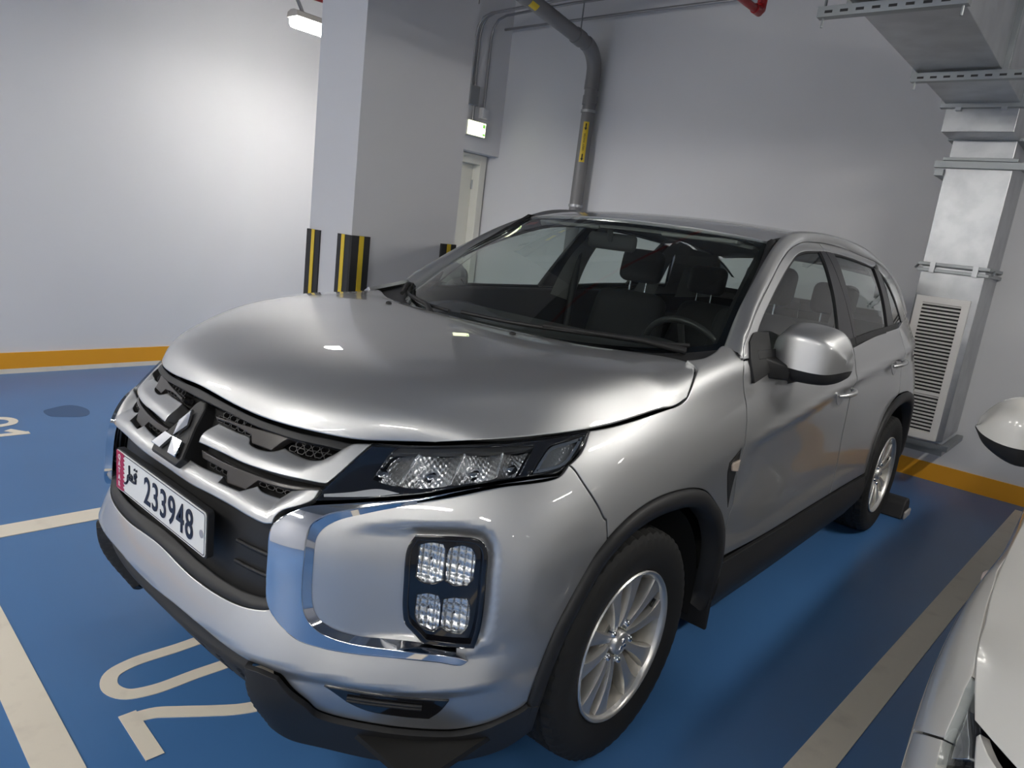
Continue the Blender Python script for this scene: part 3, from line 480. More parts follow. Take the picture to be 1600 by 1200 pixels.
def label(z0,z1,ang):
    mb=MB(); n=6; V=[];F=[]; w_=.42
    for i in range(n): 
        a=ang-w_+2*w_*i/(n-1); V+=[((pr+.002)*math.cos(a),(pr+.002)*math.sin(a),z0),((pr+.002)*math.cos(a),(pr+.002)*math.sin(a),z1)]
    mb.add(V,[(2*i,2*i+2,2*i+3,2*i+1) for i in range(n-1)]); mb.build('flow_label',M_yel,dp)
    c=Vector(((pr+.0035)*math.cos(ang),(pr+.0035)*math.sin(ang),0)); t=Vector((-math.sin(ang),math.cos(ang),0))
    for z in (z0+.045,z1-.045):
        P=[c+t*a+Vector((0,0,z+b)) for a,b in ((0,-.035),(.014,-.01),(.006,-.01),(.006,.03),(-.006,.03),(-.006,-.01),(-.014,-.01))]; MB().add(P,[tuple(range(7))]).build('flow_arrow',M_rub,dp)
    Mx=Matrix((( 0,t.x,math.cos(ang),c.x),(0,t.y,math.sin(ang),c.y),(1,0,0,(z0+z1)/2),(0,0,0,1)))
    Mx=Matrix(((0,-t.x,c.x/pr,c.x),(0,-t.y,c.y/pr,c.y),(1,0,0,(z0+z1)/2),(0,0,0,1)))
    text_mesh('flow_text','GREY WATER',.026,M_rub,dp,Mx,.0004)
label(2.13,2.50,math.radians(-82)+.45)
pl=e+dirv*1.15; V=[];n_=6; up=dirv.orthogonal(); sd=Vector((1,0,-.3)); sd=(sd-dirv*sd.dot(dirv)).normalized(); dn=dirv.cross(sd); 
if dn.z>0: dn=-dn
V=[]
for i in range(n_):
    a=-.45+.9*i/(n_-1); r_=(sd*math.cos(a+.6)+dn*math.sin(a+.6))*(pr+.002); V+=[tuple(e+dirv*.75+r_),tuple(e+dirv*1.15+r_)]
MB().add(V,[(2*i,2*i+2,2*i+3,2*i+1) for i in range(n_-1)]).build('flow_label',M_yel,dp)
# ------------------------------------------------------------------ conduits on the soffit wall, boxes, exit sign
xs=-3.795
def cond(pts,label,r=.0125): return tag(MB().tube(pts,r,10).build('conduit',M_cond),label,'conduit','steel conduits above the door')
def bent(y,zb,zt,yr,x=xs+.016):
    return [(x,y,zb),(x,y,zt-.18)]+arc((x+.0,y-.0,zt-.18),.0,0,1,(1,0,0),(0,1,0),2)[:0]+[(x+.02,y,zt-.08),(x+.08,y,zt-.01),(x+.18,y,zt+.02),(x+1.0,y,zt+.05),(x+3.2,y,zt+.06)]
cond(bent(3.70,2.78,3.42,0),'left steel conduit dropping into the grey junction box'); cond(bent(3.755,2.78,3.44,0),'middle steel conduit dropping into the grey junction box'); cond(bent(3.915,2.60,3.46,0),'right steel conduit dropping to the small white box')
cond([(xs+.016,3.77,2.62),(xs+.016,3.77,2.46)],'short steel conduit between junction box and exit sign')
cond([(-3.795,4.12,3.42),(-2.2,4.12,3.44),(3.0,4.12,3.46)],'steel conduit running along the top of the back wall')
tag(MB().bbox(xs,xs+.05,3.67,3.80,2.60,2.79,.006).build('junction_box',mat('box_grey',(.24,.245,.25),.5)),'flat grey junction box on the wall above the exit sign','box')
jb=tag(empty('switch_box',(xs,3.915,2.55)),'small white square switch box right of the exit sign','box')
MB().bbox(0,.045,-.05,.05,-.055,.055,.005).build('box_body',mat('box_white',(.66,.66,.68),.4),jb); MB().bbox(.045,.052,-.042,.042,-.046,.046,.003).build('box_lid',mat('box_white',(.66,.66,.68),.4),jb)
ex=tag(empty('exit_sign',(xs,3.785,2.38)),'glowing white and green emergency exit sign above the door','sign')
MB().bbox(0,.07,-.135,.135,-.075,.075,.008).build('sign_body',mat('sign_body',(.6,.6,.55),.4),ex)
MB().box(.070,.073,-.128,.128,-.068,.068).build('sign_face',mat('sign_lit',(.9,.95,.8),.4,emit=(.95,1,.62),es=.75),ex)
MB().add([(.0745,.085,.02),(.0745,.12,.02),(.0745,.12,.055),(.0745,.085,.055)],[(0,1,2,3)]).build('sign_symbol',mat('sign_green',(.1,.5,.1),.4,emit=(.25,.7,.10),es=.25),ex)
MB().add([(.0745,.09,-.055),(.0745,.125,-.055),(.0745,.125,-.035),(.0745,.09,-.035)],[(0,1,2,3)]).build('sign_symbol',MATS['sign_green'],ex)
# red sprinkler pipework and a gauge head
rp=tag(empty('sprinkler_pipe',(-.57,3.15,3.0)),'red sprinkler pipe with an elbow at the top of the back wall','pipe')
MB().tube([(-.03,-4.5,.0),(0,-.03,0)],.024,14).build('pipe_run',M_redp,rp); MB().tube([(0,-.02,.05),(0,-.0,CEIL-3.0)],.024,14).build('pipe_riser',M_redp,rp)
MB().tube([(0,-.10,0),(0,-.03,.0),(0,-.005,.02),(0,0,.09)],.031,14).build('pipe_elbow',M_redp,rp)
for yq in (-.6,-1.6): MB().tube([(-.005,yq-.03,0),(-.005,yq+.03,0)],.031,14).build('pipe_coupling',M_redp,rp)
r2=tag(empty('sprinkler_pipe',(-2.75,1.3,2.75)),'red sprinkler pipe above the lamp near the left wall','pipe')
MB().tube([(-.25,-2.5,.0),(-.02,-.1,.0),(.0,.1,.0),(0,.13,.02),(0,.14,.06),(0,.14,1.2)],.022,12).build('pipe_run',M_redp,r2)
for yq in (-1.5,): MB().tube([(-.01+.1*yq,yq,.0),(-.01+.1*yq,yq,1.2)],.008,8).build('hanger_rod',M_galv2,r2)
sh=tag(empty('fire_sprinkler',(-2.95,2.78,3.18)),'small grey fire sprinkler with its bracket at the top of the picture','sprinkler')
MB().bbox(-.10,.10,-.025,.025,.0,.05,.006).build('bracket',M_cond,sh); MB().tube([(.02,0,-.0),(.02,0,-.03),(.02,0,-.034),(.02,0,-.045)],[.018,.018,.026,.026],12).build('head',M_galv,sh); MB().tube([(0,0,.05),(0,0,CEIL-3.18)],.010,8).build('drop_pipe',M_cond,sh)
# ------------------------------------------------------------------ ventilation duct and grille
X0,X1,YD,ZB=.605,.965,3.70,.40
vd=tag(empty('ventilation_duct',(.785,YD,0)),'galvanised steel air duct dropping down the back wall','duct')
def vb(n,x0,x1,y0,y1,z0,z1,m=M_galv,bev=.003): return MB().box(x0-.785,x1-.785,y0-YD,y1-YD,z0,z1).build(n,m,vd,bevel=bev)
vb('duct_drop',X0,X1,YD,YB,ZB,1.515); vb('duct_drop',X0,X1,YD,YB,1.515,2.18); 
vb('duct_neck',X0+.01,X1-.01,YD-.02,YB-.1,2.18,2.30); vb('duct_elbow',X0-.01,X1+.0,3.40,YB-.1,2.30,2.80)
vb('duct_run',.59,.965,2.66,3.40,2.455,2.83); vb('duct_run',.59,.965,1.55,2.66,2.455,2.83); vb('duct_run',.59,.965,-3.0,1.55,2.455,2.83)
def flange(n,x0,x1,y0,y1,z0,z1,m=M_galv2): return vb(n,x0,x1,y0,y1,z0,z1,m,.002)
for z in (1.49,1.53): flange('duct_flange',X0-.022,X1+.022,YD-.022,YB,z-.010,z+.010)
for z in (2.185,2.305): flange('duct_flange',X0-.02,X1+.02,YD-.03,YB-.1,z-.010,z+.010)
for y in (3.40,2.66,1.55): flange('duct_flange',.565,.99,y-.010,y+.010,2.43,2.855); flange('duct_flange',.565,.99,y-.035,y-.020,2.43,2.855)
for y,rx0 in ((2.62,.575),(1.50,.47)):
    mb=MB(); mb.box(rx0-.785,rx0+.54-.785,y-.02-YD,y+.02-YD,2.405,2.43).box(rx0-.785,rx0+.54-.785,y-.022-YD,y-.018-YD,2.405,2.445); mb.build('support_channel',M_galv2,vd)
    for k in range(8): x=rx0+.03+.06*k; MB().box(x-.785,x+.03-.785,y-.0235-YD,y-.0215-YD,2.418,2.428).build('channel_slot',M_dark if 'M_dark' in globals() else M_rub,vd)
    for x in (rx0+.02,rx0+.52): MB().tube([(x-.785,y-YD,2.37),(x-.785,y-YD,CEIL)],.006,6).build('hanger_rod',M_galv2,vd)
mb=MB(); mb.box(X0-.06-.785,X1+.06-.785,-.045,-.005,2.13,2.17); mb.build('support_channel',M_galv2,vd); 
MB().box(X0-.05-.785,X0-.785,-.045,.35,2.08,2.12).build('support_bracket',M_galv2,vd)
for k,z in enumerate((ZB-.035,ZB-.075)):
    mb=MB(); mb.box(X0-.05-.785,X1+.045-k*.03-.785,-.04+k*.03,-.0+k*.03,z-.018,z+.018).box(X1+.005-k*.03-.785,X1+.045-k*.03-.785,-.0+k*.03,YB-YD-.02,z-.018,z+.018); mb.build('support_channel',M_galv2,vd)
for z,x in ((1.51,X0+.05),(1.51,X1-.07)): MB().box(x-.785,x+.03-.785,-.034,-.021,z-.035,z+.03).build('flange_cleat',M_galv,vd)
for y,xx in ((2.66,.65),(2.66,.88),(3.40,.65),(3.40,.88)): MB().box(xx-.785,xx+.03-.785,y-.04-YD,y+.015-YD,2.415,2.432).build('flange_cleat',M_galv,vd)
for z in (1.51,): 
    for x in (X0-.03,X1+.04): MB().tube([(x-.785,-.03,z-.01),(x-.785,.03,z+.01)],.008,8).build('flange_bolt',M_galv2,vd)
vg=tag(empty('vent_grille',(.785,YD-.001,.86)),'white louvred vent grille on the duct beside the silver car','vent')
gx0,gx1,gz0,gz1=-.165,.143,-.465,.465; fw=.042
mb=MB(); mb.box(gx0,gx0+fw,-.020,.0,gz0,gz1).box(gx1-fw,gx1,-.020,0,gz0,gz1).box(gx0+fw,gx1-fw,-.020,0,gz1-fw,gz1).box(gx0+fw,gx1-fw,-.020,0,gz0,gz0+fw).box(gx0+fw,gx1-fw,-.018,-.004,gz0+.295,gz0+.315)
mb.build('grille_frame',mat('grille_white',(.80,.785,.77),.45),vg)
MB().box(gx0+.01,gx1-.01,-.003,-.0012,gz0+.01,gz1-.01).build('grille_back',M_rub,vg)
N=36; zz=np.linspace(gz0+fw+.006,gz1-fw-.006,N); sl_me=None
for z in zz:
    if sl_me is None:
        o=MB().box(gx0+fw,gx1-fw,-.0042,.0042,-.0050,.0050,Matrix.Rotation(math.radians(15),4,'X')).build('louvre_slat',MATS['grille_white'],vg); sl_me=o.data
    else: o=link('louvre_slat',sl_me,None,vg)
    o.location=(0,-.011,z)
# wheel stop behind the rear wheel
ck=tag(empty('wheel_stop',(.93,3.14,0)),'black rubber wheel stop behind the silver car rear wheel','wheel stop')
MB().prism([(-.09,0),(-.06,.09),(-.03,.115),(.03,.115),(.06,.09),(.09,0)],lambda a,b,d:(d,a,b),-.52,.02).build('stop_block',M_rub,ck,bevel=.01); MB().bbox(.02,.035,-.07,.07,0,.05,.01).build('stop_reflector',mat('reflector_white',(.5,.47,.43),.4),ck)
# ------------------------------------------------------------------ silver car
D=DATA; D['marker']=[(min(a,1.986),b) for a,b in D['marker']]; D['marker_lamp']=[(min(a,1.984),b) for a,b in D['marker_lamp']]
M_paint=mat('silver_paint',(.57,.575,.58),.48,.95,coat=1,coatrough=.006)
M_black=mat('black_plastic',(.018,.018,.019),.55,bump=(900,.12,.001))
M_gloss=mat('gloss_black',(.006,.006,.008),.08,coat=1)
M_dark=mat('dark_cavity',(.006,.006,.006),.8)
M_chrome=mat('chrome',(.78,.79,.82),.045,1)
M_smoke=mat('grille_trim',(.045,.04,.038),.32)
M_rubber=mat('tyre_rubber',(.010,.010,.010),.75,bump=(300,.15,.001))
M_alloy=mat('alloy',(.72,.71,.69),.36,.85,coat=.4)
M_alloyd=mat('alloy_inner',(.52,.50,.45),.42,.85)
M_reflect=mat('lamp_reflector',(.88,.88,.88),.20,.85)
M_lensgrey=mat('signal_lens',(.22,.23,.24),.15,.6,coat=1,bump=(120,.3,.004))
M_white=mat('plate_white',(.78,.78,.76),.4)
M_ink=mat('plate_ink',(.012,.014,.03),.4)
M_maroon=mat('plate_maroon',(.38,.010,.06),.4)
M_fabric=mat('seat_fabric',(.022,.022,.024),.9,bump=(500,.3,.002))
M_trimdk=mat('cabin_plastic',(.03,.03,.032),.6)
M_liner=mat('headliner',(.34,.34,.33),.9)
M_amber=mat('marker_lens',(.75,.62,.52),.2,coat=1)
M_glass=glass_mat('window_glass',(.74,.80,.77))
M_wsglass=glass_mat('windscreen_glass',(.80,.86,.83))
M_clear=glass_mat('clear_lens',(.93,.95,.96))
M_paint.node_tree.nodes['Principled BSDF'].inputs['Coat IOR'].default_value=1.7
car=tag(empty('car'),'silver compact SUV parked nose-out in the blue bay numbered 02','car')
def sstep(x,a,b): t=np.clip((x-a)/(b-a),0,1); return t*t*(3-2*t)
VM=HOOD.tv[-1]
hood=panel('hood',HOOD,[(0,0),(.17,0),(.34,0),(.48,0),(.60,0),(.68,0),(.74,0),(.74,VM*.3),(.74,VM*.6),(.74,VM*.85),(.74,VM),(.68,VM),(.60,VM),(.48,VM),(.34,VM),(.17,VM),(0,VM)],M_paint,car,sym=True,step=.03,inset=.003,corner=45)
# fenders
arch=D['arch_out']
fen=D['fender']+[p for p in arch if p[0]>1.25]+[(2.0,.13)]+D['door_f'][::-1]+D['fender_top'][1:]
panel('fender',BODY,fen,M_paint,car,mirror=True,step=.02,holes=[D['marker']],inset=.003)
# doors: crease below the handles
cr=np.array(D['crease'])
def door_disp(u,v):
    vc=np.interp(u,cr[:,0],cr[:,1]); t=vc-v; a=sstep(u,1.98,2.25)
    return a*(-.018*sstep(t,-.004,.055)*(1-sstep(t,.06,.34))+.006*np.exp(-(t/.02)**2))
DB=[(3.135,.818),(3.15,.77),(3.155,.71),(3.155,.65),(3.155,.58),(3.155,.50),(3.15,.42),(3.14,.34),(3.125,.27),(3.105,.225)]
LOW=.225
parts={}
fd,fd2=panel('front_door',BODY,[(2.0,.8289)]+D['door_f'][1:]+[(2.01,LOW+.01),(2.3,LOW),(2.7,LOW)]+[(3.10,LOW)]+DB[::-1][1:]+[(2.6,.823)],M_paint,car,disp=door_disp,mirror=True,inset=.003)
RA=[(y+2.669+1.4495-.0,v) for y,v in [(-.47,.20),(-.455,.26),(-.44,.315),(-.405,.385),(-.35,.45),(-.27,.505),(-.17,.54),(-.07,.553)]]
RB=[(4.0385,.84),(4.05,.80),(4.05,.752),(4.045,.70),(4.03,.64),(4.02,.58),(4.02,.556)]
rd,rd2=panel('rear_door',BODY,[(3.14,.818)]+[(a+.003,b) for a,b in DB[1:]]+[(3.4,LOW),(RA[0][0],LOW)]+RA[1:-1]+RB[::-1]+[(3.55,.838)],M_paint,car,disp=door_disp,mirror=True,inset=.003)
RA2=[(4.119+y,v) for y,v in [(-.07,.553),(.03,.555),(.14,.543),(.25,.50),(.33,.44),(.39,.37),(.42,.30),(.44,.22),(.445,.10)]]
panel('quarter_panel',BODY,RB+RA2[1:]+[(4.75,.10),(4.80,.40),(4.80,.86),(4.4,.86),(4.2,.86)],M_paint,car,disp=door_disp,mirror=True,step=.03)
panel('tailgate',BODY,[(4.805,.40),(5.2,.40),(5.584,.40),(5.584,.86),(5.2,.86),(4.805,.86)],M_paint,car,mirror=True,step=.05)
panel('rear_bumper',BODY,[(4.755,.05),(5.2,.05),(5.584,.05),(5.584,.395),(5.2,.395),(4.805,.395)],M_paint,car,mirror=True,step=.05)
panel('tail_lamp',BODY,[(4.86,.62),(5.05,.60),(5.10,.70),(5.06,.80),(4.88,.80)],mat('tail_lens',(.35,.01,.01),.1,coat=1),car,mirror=True,off=.006,step=.04)
# door handles
for hx,hv in ((3.01,.650),(3.885,.706)):
    mb=MB(); P=[]
    c=BODY(np.linspace(hx-.085,hx+.085,9),np.linspace(hv-.006,hv+.006,9)); nn=BODY.n(np.full(9,hx),np.full(9,hv))
    bow=np.array([0,.018,.028,.032,.034,.032,.028,.018,.004]); mb.tube([tuple(p) for p in c+nn*bow[:,None]],[.007,.010,.011,.0115,.012,.0125,.0125,.012,.009],10)
    for par,sgn in ((fd if hx<3.5 else rd,1),(fd2 if hx<3.5 else rd2,-1)):
        o=mb.build('door_handle',M_paint,par); 
        if sgn<0: q=mirrored(o); bpy.data.objects.remove(o)
    rec=[(hx-.07+.045*math.cos(a)*1.0,hv-.004+.036*math.sin(a)) for a in np.linspace(0,2*math.pi,17)[:-1]]
    o=panel('handle_recess',BODY,rec,mat('recess_silver',(.5,.5,.51),.3,.9),fd if hx<3.5 else rd,off=.0005,inset=0,rnd=0,thick=.003)
    mirrored(o,parent=fd2 if hx<3.5 else rd2)
# side marker in the fender vent
for o in (panel('side_vent',BODY,D['marker'],M_black,car,off=.0005,inset=.0005,thick=.01,step=.012,mirror=True)): pass
mk=panel('side_marker',BODY,D['marker_lamp'],M_amber,car,off=.006,inset=.001,step=.012,mirror=True)
# ---- front bumper skin with the recess round the lamp cluster
bez=resample(D['bezel'],.012); bu0=bez[:,0].min(); bu1=bez[:,0].max(); bv1=bez[:,1].max()
bc=bez.mean(0); rgt=[p for p in bez if p[0]>bc[0]-.06]
ext=np.array([(bu0-.16,bv1-.028),(bu0-.06,bv1-.006)]+sorted([tuple(p) for p in bez if p[1]>bc[1] and p[0]>bu0+.02],key=lambda q:q[0]-q[1]*.3)+sorted([tuple(p) for p in bez if p[1]<=bc[1] and p[1]>.36 and p[0]>bc[0]+.04],key=lambda q:-q[1])+[(bu1-.02,.352),(bu0+.05,.372),(bu0-.16,.385)])
def bump_disp(u,v):
    u=np.abs(u); q=np.c_[u,v]; d=edge_dist(ext,q); d=np.where(inside(ext,q),0,d)
    z=-.022*(1-sstep(d,0.0,.030))*sstep(u,bu0-.15,bu0+.02)
    vb=.295-.045*sstep(u,.3,.9); vt=np.interp(u,[0,.45,.60,.90],[.385,.39,.335,.31]); s=np.clip((vt-v)/(vt-vb),0,1)
    k=np.where(v>vb,-.013*(1-sstep(v-vt,0,.05))+.027*s,.014*(1-sstep(vb-v,-.004,.045))-.005*sstep(vb-v,0,.045)); z+=k*(1-sstep(u,.90,1.03))
    return z
cm=D['chrome_mid']; bs=D['bumper_side']
bump=[(0,D['band_top'][0][1])]+D['band_top'][1:]+cm[10:0:-1]+[cm[0]]+[(.84,.711),(.95,.7225)]+bs+[p for p in D['skirt_top'][-4:]]+D['band_bot'][::-1][1:-1]+[(0,D['band_bot'][0][1])]
bh=inset_poly(bez,.006)
panel('front_bumper',BODY,bump,M_paint,car,sym=True,step=.014,disp=bump_disp,inset=.0015,holes=[bh,bh*[-1,1]])
# lower black skirt
sk=[(0,.245)]+[(a,b-.030) for a,b in D['lip_top'][1:-1]]+[(.405,.232),(.413,.258)]+[(a,b-.002) for a,b in D['skirt_top'][::-1][1:]]+[(1.10,.135),(1.113,.045),(1.05,.005),(.92,-.01),(.75,-.01),(.6,-.005),(.5,.0),(.42,.04),(.30,.07),(.15,.08),(0,.08)]
def skirt_disp(u,v):
    u=np.abs(u); a=sstep(u,.404,.422); ridge=.014*np.exp(-((v-.205)/.022)**2)*(1-a)
    notch=-.010*(np.mod(u*12,1)<.10)*(1-a)*(v<.185)
    return -.030*(1-a)+ridge+notch+a*(.010+.010*np.exp(-((u-.45)/.06)**2))
panel('bumper_skirt',BODY,sk,M_black,car,sym=True,step=.012,disp=skirt_disp,inset=.001)
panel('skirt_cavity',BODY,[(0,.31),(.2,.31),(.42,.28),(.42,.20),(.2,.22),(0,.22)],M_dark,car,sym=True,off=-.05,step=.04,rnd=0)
slot=D['slot']
panel('lower_intake',BODY,slot,M_gloss,car,off=.0005,disp=lambda u,v:bump_disp(u,v)+.004,mirror=True,step=.008,inset=0,thick=.006)
sl=np.array(slot)
for k,o in ((.35,0),(.68,0)):
    lo=sl[:,0].min()+.05; hi=sl[:,0].max()-.06
    us=np.linspace(lo,hi,14); top=np.interp(us,sl[:5,0],sl[:5,1]); vs=top-.030*k-.01
    c=BODY(us,vs)+BODY.n(us,vs)*(bump_disp(us,vs)+.007)[:,None]; o=MB().tube([tuple(p) for p in c],.004,6).build('intake_fin',M_black,car); mirrored(o)
# chrome blade round the cheek
ch=D['chrome']; ci=D['chrome_inner']; cmid=D['chrome_mid']
n0=np.array(ch)
outer=D['chrome'][:24]
blade=outer+cmid[::-1]+[(.84,.7165),(.95,.7255),(1.08,.719)]
panel('chrome_trim',BODY,blade,M_chrome,car,off=.010,mirror=True,step=.012,inset=.0005,thick=.02,corner=60)
A=np.array(resample(cmid,.02,closed=False)); Bc=np.array(resample(ci,.02,closed=False))
XA=BODY(A[:,0],A[:,1])+BODY.n(A[:,0],A[:,1])*.010; XB=BODY(Bc[:,0],Bc[:,1])+BODY.n(Bc[:,0],Bc[:,1])*(bump_disp(Bc[:,0],Bc[:,1])+.001)[:,None]
ribbon('chrome_bevel',[XA,XB],M_chrome,car,n=90,mirror=True)
# grille: backing, two silver bars, dark teeth, honeycomb
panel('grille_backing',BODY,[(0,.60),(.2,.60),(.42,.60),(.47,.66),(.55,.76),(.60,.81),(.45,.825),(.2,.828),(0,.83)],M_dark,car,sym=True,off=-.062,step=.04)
def bar_disp(D0):
    P=np.array(D0)
    def f(u,v):
        au=np.abs(u); return f.base+f.k*sstep(v,np.interp(au,f.lu,f.lv)+.012,np.interp(au,f.lu,f.lv)+.075)
    return f
b1=D['bar1']; b2=D['bar2']
f1=bar_disp(b1); f1.base=-.006; f1.k=-.030; f1.lu=[.09,.19,.28,.36,.46,.535,.62]; f1.lv=[.705,.709,.709,.7125,.716,.75,.83]
panel('grille_bar',BODY,b1,M_paint,car,disp=f1,mirror=True,step=.011,inset=.0005,thick=.03)
b2c=[(0,.652)]+b2+[(0,.603)]
f2=bar_disp(b2); f2.base=.002; f2.k=-.030; f2.lu=[0,.14,.30,.42,.45,.53]; f2.lv=[.603,.606,.609,.602,.63,.70]
panel('grille_bar',BODY,b2c,M_paint,car,disp=f2,sym=True,step=.011,inset=.0005,thick=.03)
for k,t in enumerate(('tooth1','tooth2')):
    panel('grille_trim',BODY,D[t],M_smoke,car,off=-.022,mirror=True,step=.012,inset=0,thick=.02)
he=D['hoodedge'][7:]
panel('grille_top_strip',BODY,[(0,.822)]+[(u,v-.002) for u,v in he[::-1][1:]][:9]+[(u,v-.020) for u,v in he][1:-1]+[(0,.801)],M_black,car,sym=True,off=-.012,step=.016,inset=0)
def honey(u0,u1,va,vb,rows,cols):
    mb=MB()
    w=(u1-u0)/cols
    for r in range(rows):
        for c in range(cols):
            cu=u0+(c+.5+(.5 if r%2 else 0))*w
            if cu+w*.5>u1+w*.3: continue
            q=(cu-u0)/(u1-u0); lo=va[0]+(va[1]-va[0])*q; hi=vb[0]+(vb[1]-vb[0])*q; hh=(hi-lo)/rows; cv=lo+(r+.5)*hh
            H=[(-.5,0),(-.33,.5),(.33,.5),(.5,0),(.33,-.5),(-.33,-.5)]
            V=[]
            for s,d in ((1.0,-.028),(.80,-.028),(.80,-.052),(1.0,-.052)):
                for a,b in H:
                    u=cu+a*w*s; v=cv+b*hh*s; p=BODY(u,v)[0]+BODY.n(u,v)[0]*d; V.append(p)
            F=[]
            for ring in (0,1,2):
                for i in range(6): F.append((ring*6+i,ring*6+(i+1)%6,ring*6+6+(i+1)%6,ring*6+6+i))
            mb.add(V,F)
    o=mb.build('grille_mesh',M_black,car); o['kind']='stuff'; q=mirrored(o); q['kind']='stuff'
honey(.095,.235,(.770,.768),(.800,.800),2,5); honey(.375,.525,(.772,.772),(.800,.800),2,5); honey(.14,.225,(.660,.662),(.690,.690),2,3); honey(.335,.45,(.676,.680),(.698,.700),2,4)
# lower grille opening behind the plate
bt=D['band_top']
panel('lower_grille',BODY,[(0,.61),(.14,.612),(.23,.615),(.32,.614),(.42,.608),(.455,.58),(.462,.50),(.462,.40),(.44,.37),(.2,.36),(0,.36)],M_black,car,sym=True,off=-.045,step=.03)
panel('lower_grille_lip',BODY,[(0,bt[0][1]-.001)]+[(u,v-.001) for u,v in bt[1:]]+[(.455,.415),(.40,.405),(.32,.400),(.2,.403),(0,.412)],M_black,car,sym=True,off=-.011,disp=lambda u,v:-.028*sstep(v,np.interp(np.abs(u),[0,.2,.32,.39,.44,.46],[.382,.371,.371,.377,.388,.398])+.004,.425),step=.012,inset=0)
for v in (.455,.51):
    us=np.linspace(.30,.44,8); c=BODY(us,np.full(8,v))+BODY.n(us,np.full(8,v))*-.04; o=MB().tube([tuple(p) for p in c],.005,6).build('grille_rib',M_black,car); mirrored(o)
# emblem bracket and three diamonds
E0=Vector((0,-.8625,.817)); 
def ef(a,b,d): return (a,-.861+.6*b-.8*d,.8163+.8*b+.6*d)
mb=MB(); mb.prism([(-.068,-.058),(.068,-.058),(.078,-.035),(.040,.045),(.026,.098),(.012,.112),(-.012,.112),(-.026,.098),(-.040,.045),(-.078,-.035)],ef,-.085,-.004); mb.build('emblem_bracket',M_black,car,bevel=.006)
em=empty('emblem',(0,0,0),car); a=.0455
for k in range(3):
    th=math.radians(90+120*k); R=lambda x,y:(x*math.cos(th-math.pi/2)-y*math.sin(th-math.pi/2),x*math.sin(th-math.pi/2)+y*math.cos(th-math.pi/2))
    P=[R(0,.0025),R(a*.5,a*.866),R(0,a*1.732),R(-a*.5,a*.866)]; cx=R(0,a*.866)
    V=[ef(x,y,.0) for x,y in P]+[ef(x,y,.006) for x,y in P]+[ef(P[0][0]*.9,P[0][1]*.9,.008),ef(P[2][0]*.96,P[2][1]*.96,.008)]
    MB().add(V,[(0,1,5,4),(1,2,6,5),(2,3,7,6),(3,0,4,7),(4,5,8),(5,9,8),(5,6,9),(6,7,9),(7,8,9),(7,4,8),(3,2,1,0)]).build('emblem_diamond',M_chrome,em)
# number plate
lp=empty('license_plate',(0,-.9005,.661),car); W2,H2=.257,.055
def rr(w,h,r,n=5):
    P=[]
    for cx,cy,a0 in ((w-r,h-r,0),(-w+r,h-r,90),(-w+r,-h+r,180),(w-r,-h+r,270)):
        P+=[(cx+r*math.cos(math.radians(a0+90*i/n)),cy+r*math.sin(math.radians(a0+90*i/n))) for i in range(n+1)]
    return P
pf=lambda a,b,d:(a,-d,b)
MB().prism(rr(W2+.004,H2+.004,.012),pf,-.016,-.0005).build('plate_holder',M_black,lp)
MB().prism(rr(W2,H2,.010),pf,0,.002).build('plate_sheet',M_white,lp)
bo=rr(W2-.003,H2-.003,.008); bi=rr(W2-.0055,H2-.0055,.006); n=len(bo)
MB().add([pf(*p,.0026) for p in bo]+[pf(*p,.0026) for p in bi],[(i,(i+1)%n,n+(i+1)%n,n+i) for i in range(n)]).build('plate_border',M_ink,lp)
mz=[(-W2+.002,H2-.002),(-W2+.045,H2-.002)]
for i in range(9): t=H2-.002-(i)*(2*H2-.004)/9; mz+=[(-W2+.045,t),(-W2+.056,t-(H2-.002)/9),(-W2+.045,t-2*(H2-.002)/9)]
mz+=[(-W2+.002,-H2+.002)]
MB().prism(mz,pf,.002,.003).build('plate_flag_strip',M_maroon,lp)
MX=lambda x,z,s=1:Matrix.Translation((x,-.0035,z))@Matrix.Rotation(math.pi/2,4,'X')
text_mesh('plate_digits','233948',.103,M_ink,lp,MX(.062,-.004),.0006,sx=.80,bold=.0012,space=1.13)
for i,cch in enumerate('QATAR'): text_mesh('plate_letters',cch,.0185,M_white,lp,Matrix.Translation((-W2+.023,-.0035,.038-.019*i))@Matrix.Rotation(math.pi/2,4,'X'),.0004,bold=.0006)
def stroke(pts,r,name):
    MB().tube([pf(x,z,.003) for x,z in pts],r,6).build(name,M_ink,lp)
ax=-.162
# the Arabic word on the plate, drawn stroke by stroke (right to left)
stroke([(ax+.034,.012),(ax+.040,.018),(ax+.036,.024),(ax+.029,.020),(ax+.030,.011),(ax+.036,.006),(ax+.036,-.002),(ax+.026,-.004),(ax+.012,-.004)],.0036,'plate_script')
stroke([(ax+.012,-.004),(ax+.002,-.003),(ax-.004,.003),(ax+.004,.011),(ax+.013,.009),(ax+.013,.001),(ax+.002,-.004),(ax-.012,-.004)],.0034,'plate_script')
stroke([(ax-.004,.001),(ax-.006,.034)],.0032,'plate_script'); stroke([(ax-.012,-.004),(ax-.014,.004),(ax-.016,-.012),(ax-.026,-.022),(ax-.034,-.024)],.0034,'plate_script')
for dx in (.028,.040): stroke([(ax+dx,.033),(ax+dx+.003,.034)],.0036,'plate_script')
MB().prism([(.238+.010*math.cos(t),-.002+.010*math.sin(t)) for t in np.linspace(0,6.28,17)[:-1]],pf,.002,.0028).build('plate_stamp',mat('stamp_grey',(.32,.32,.36),.4),lp)
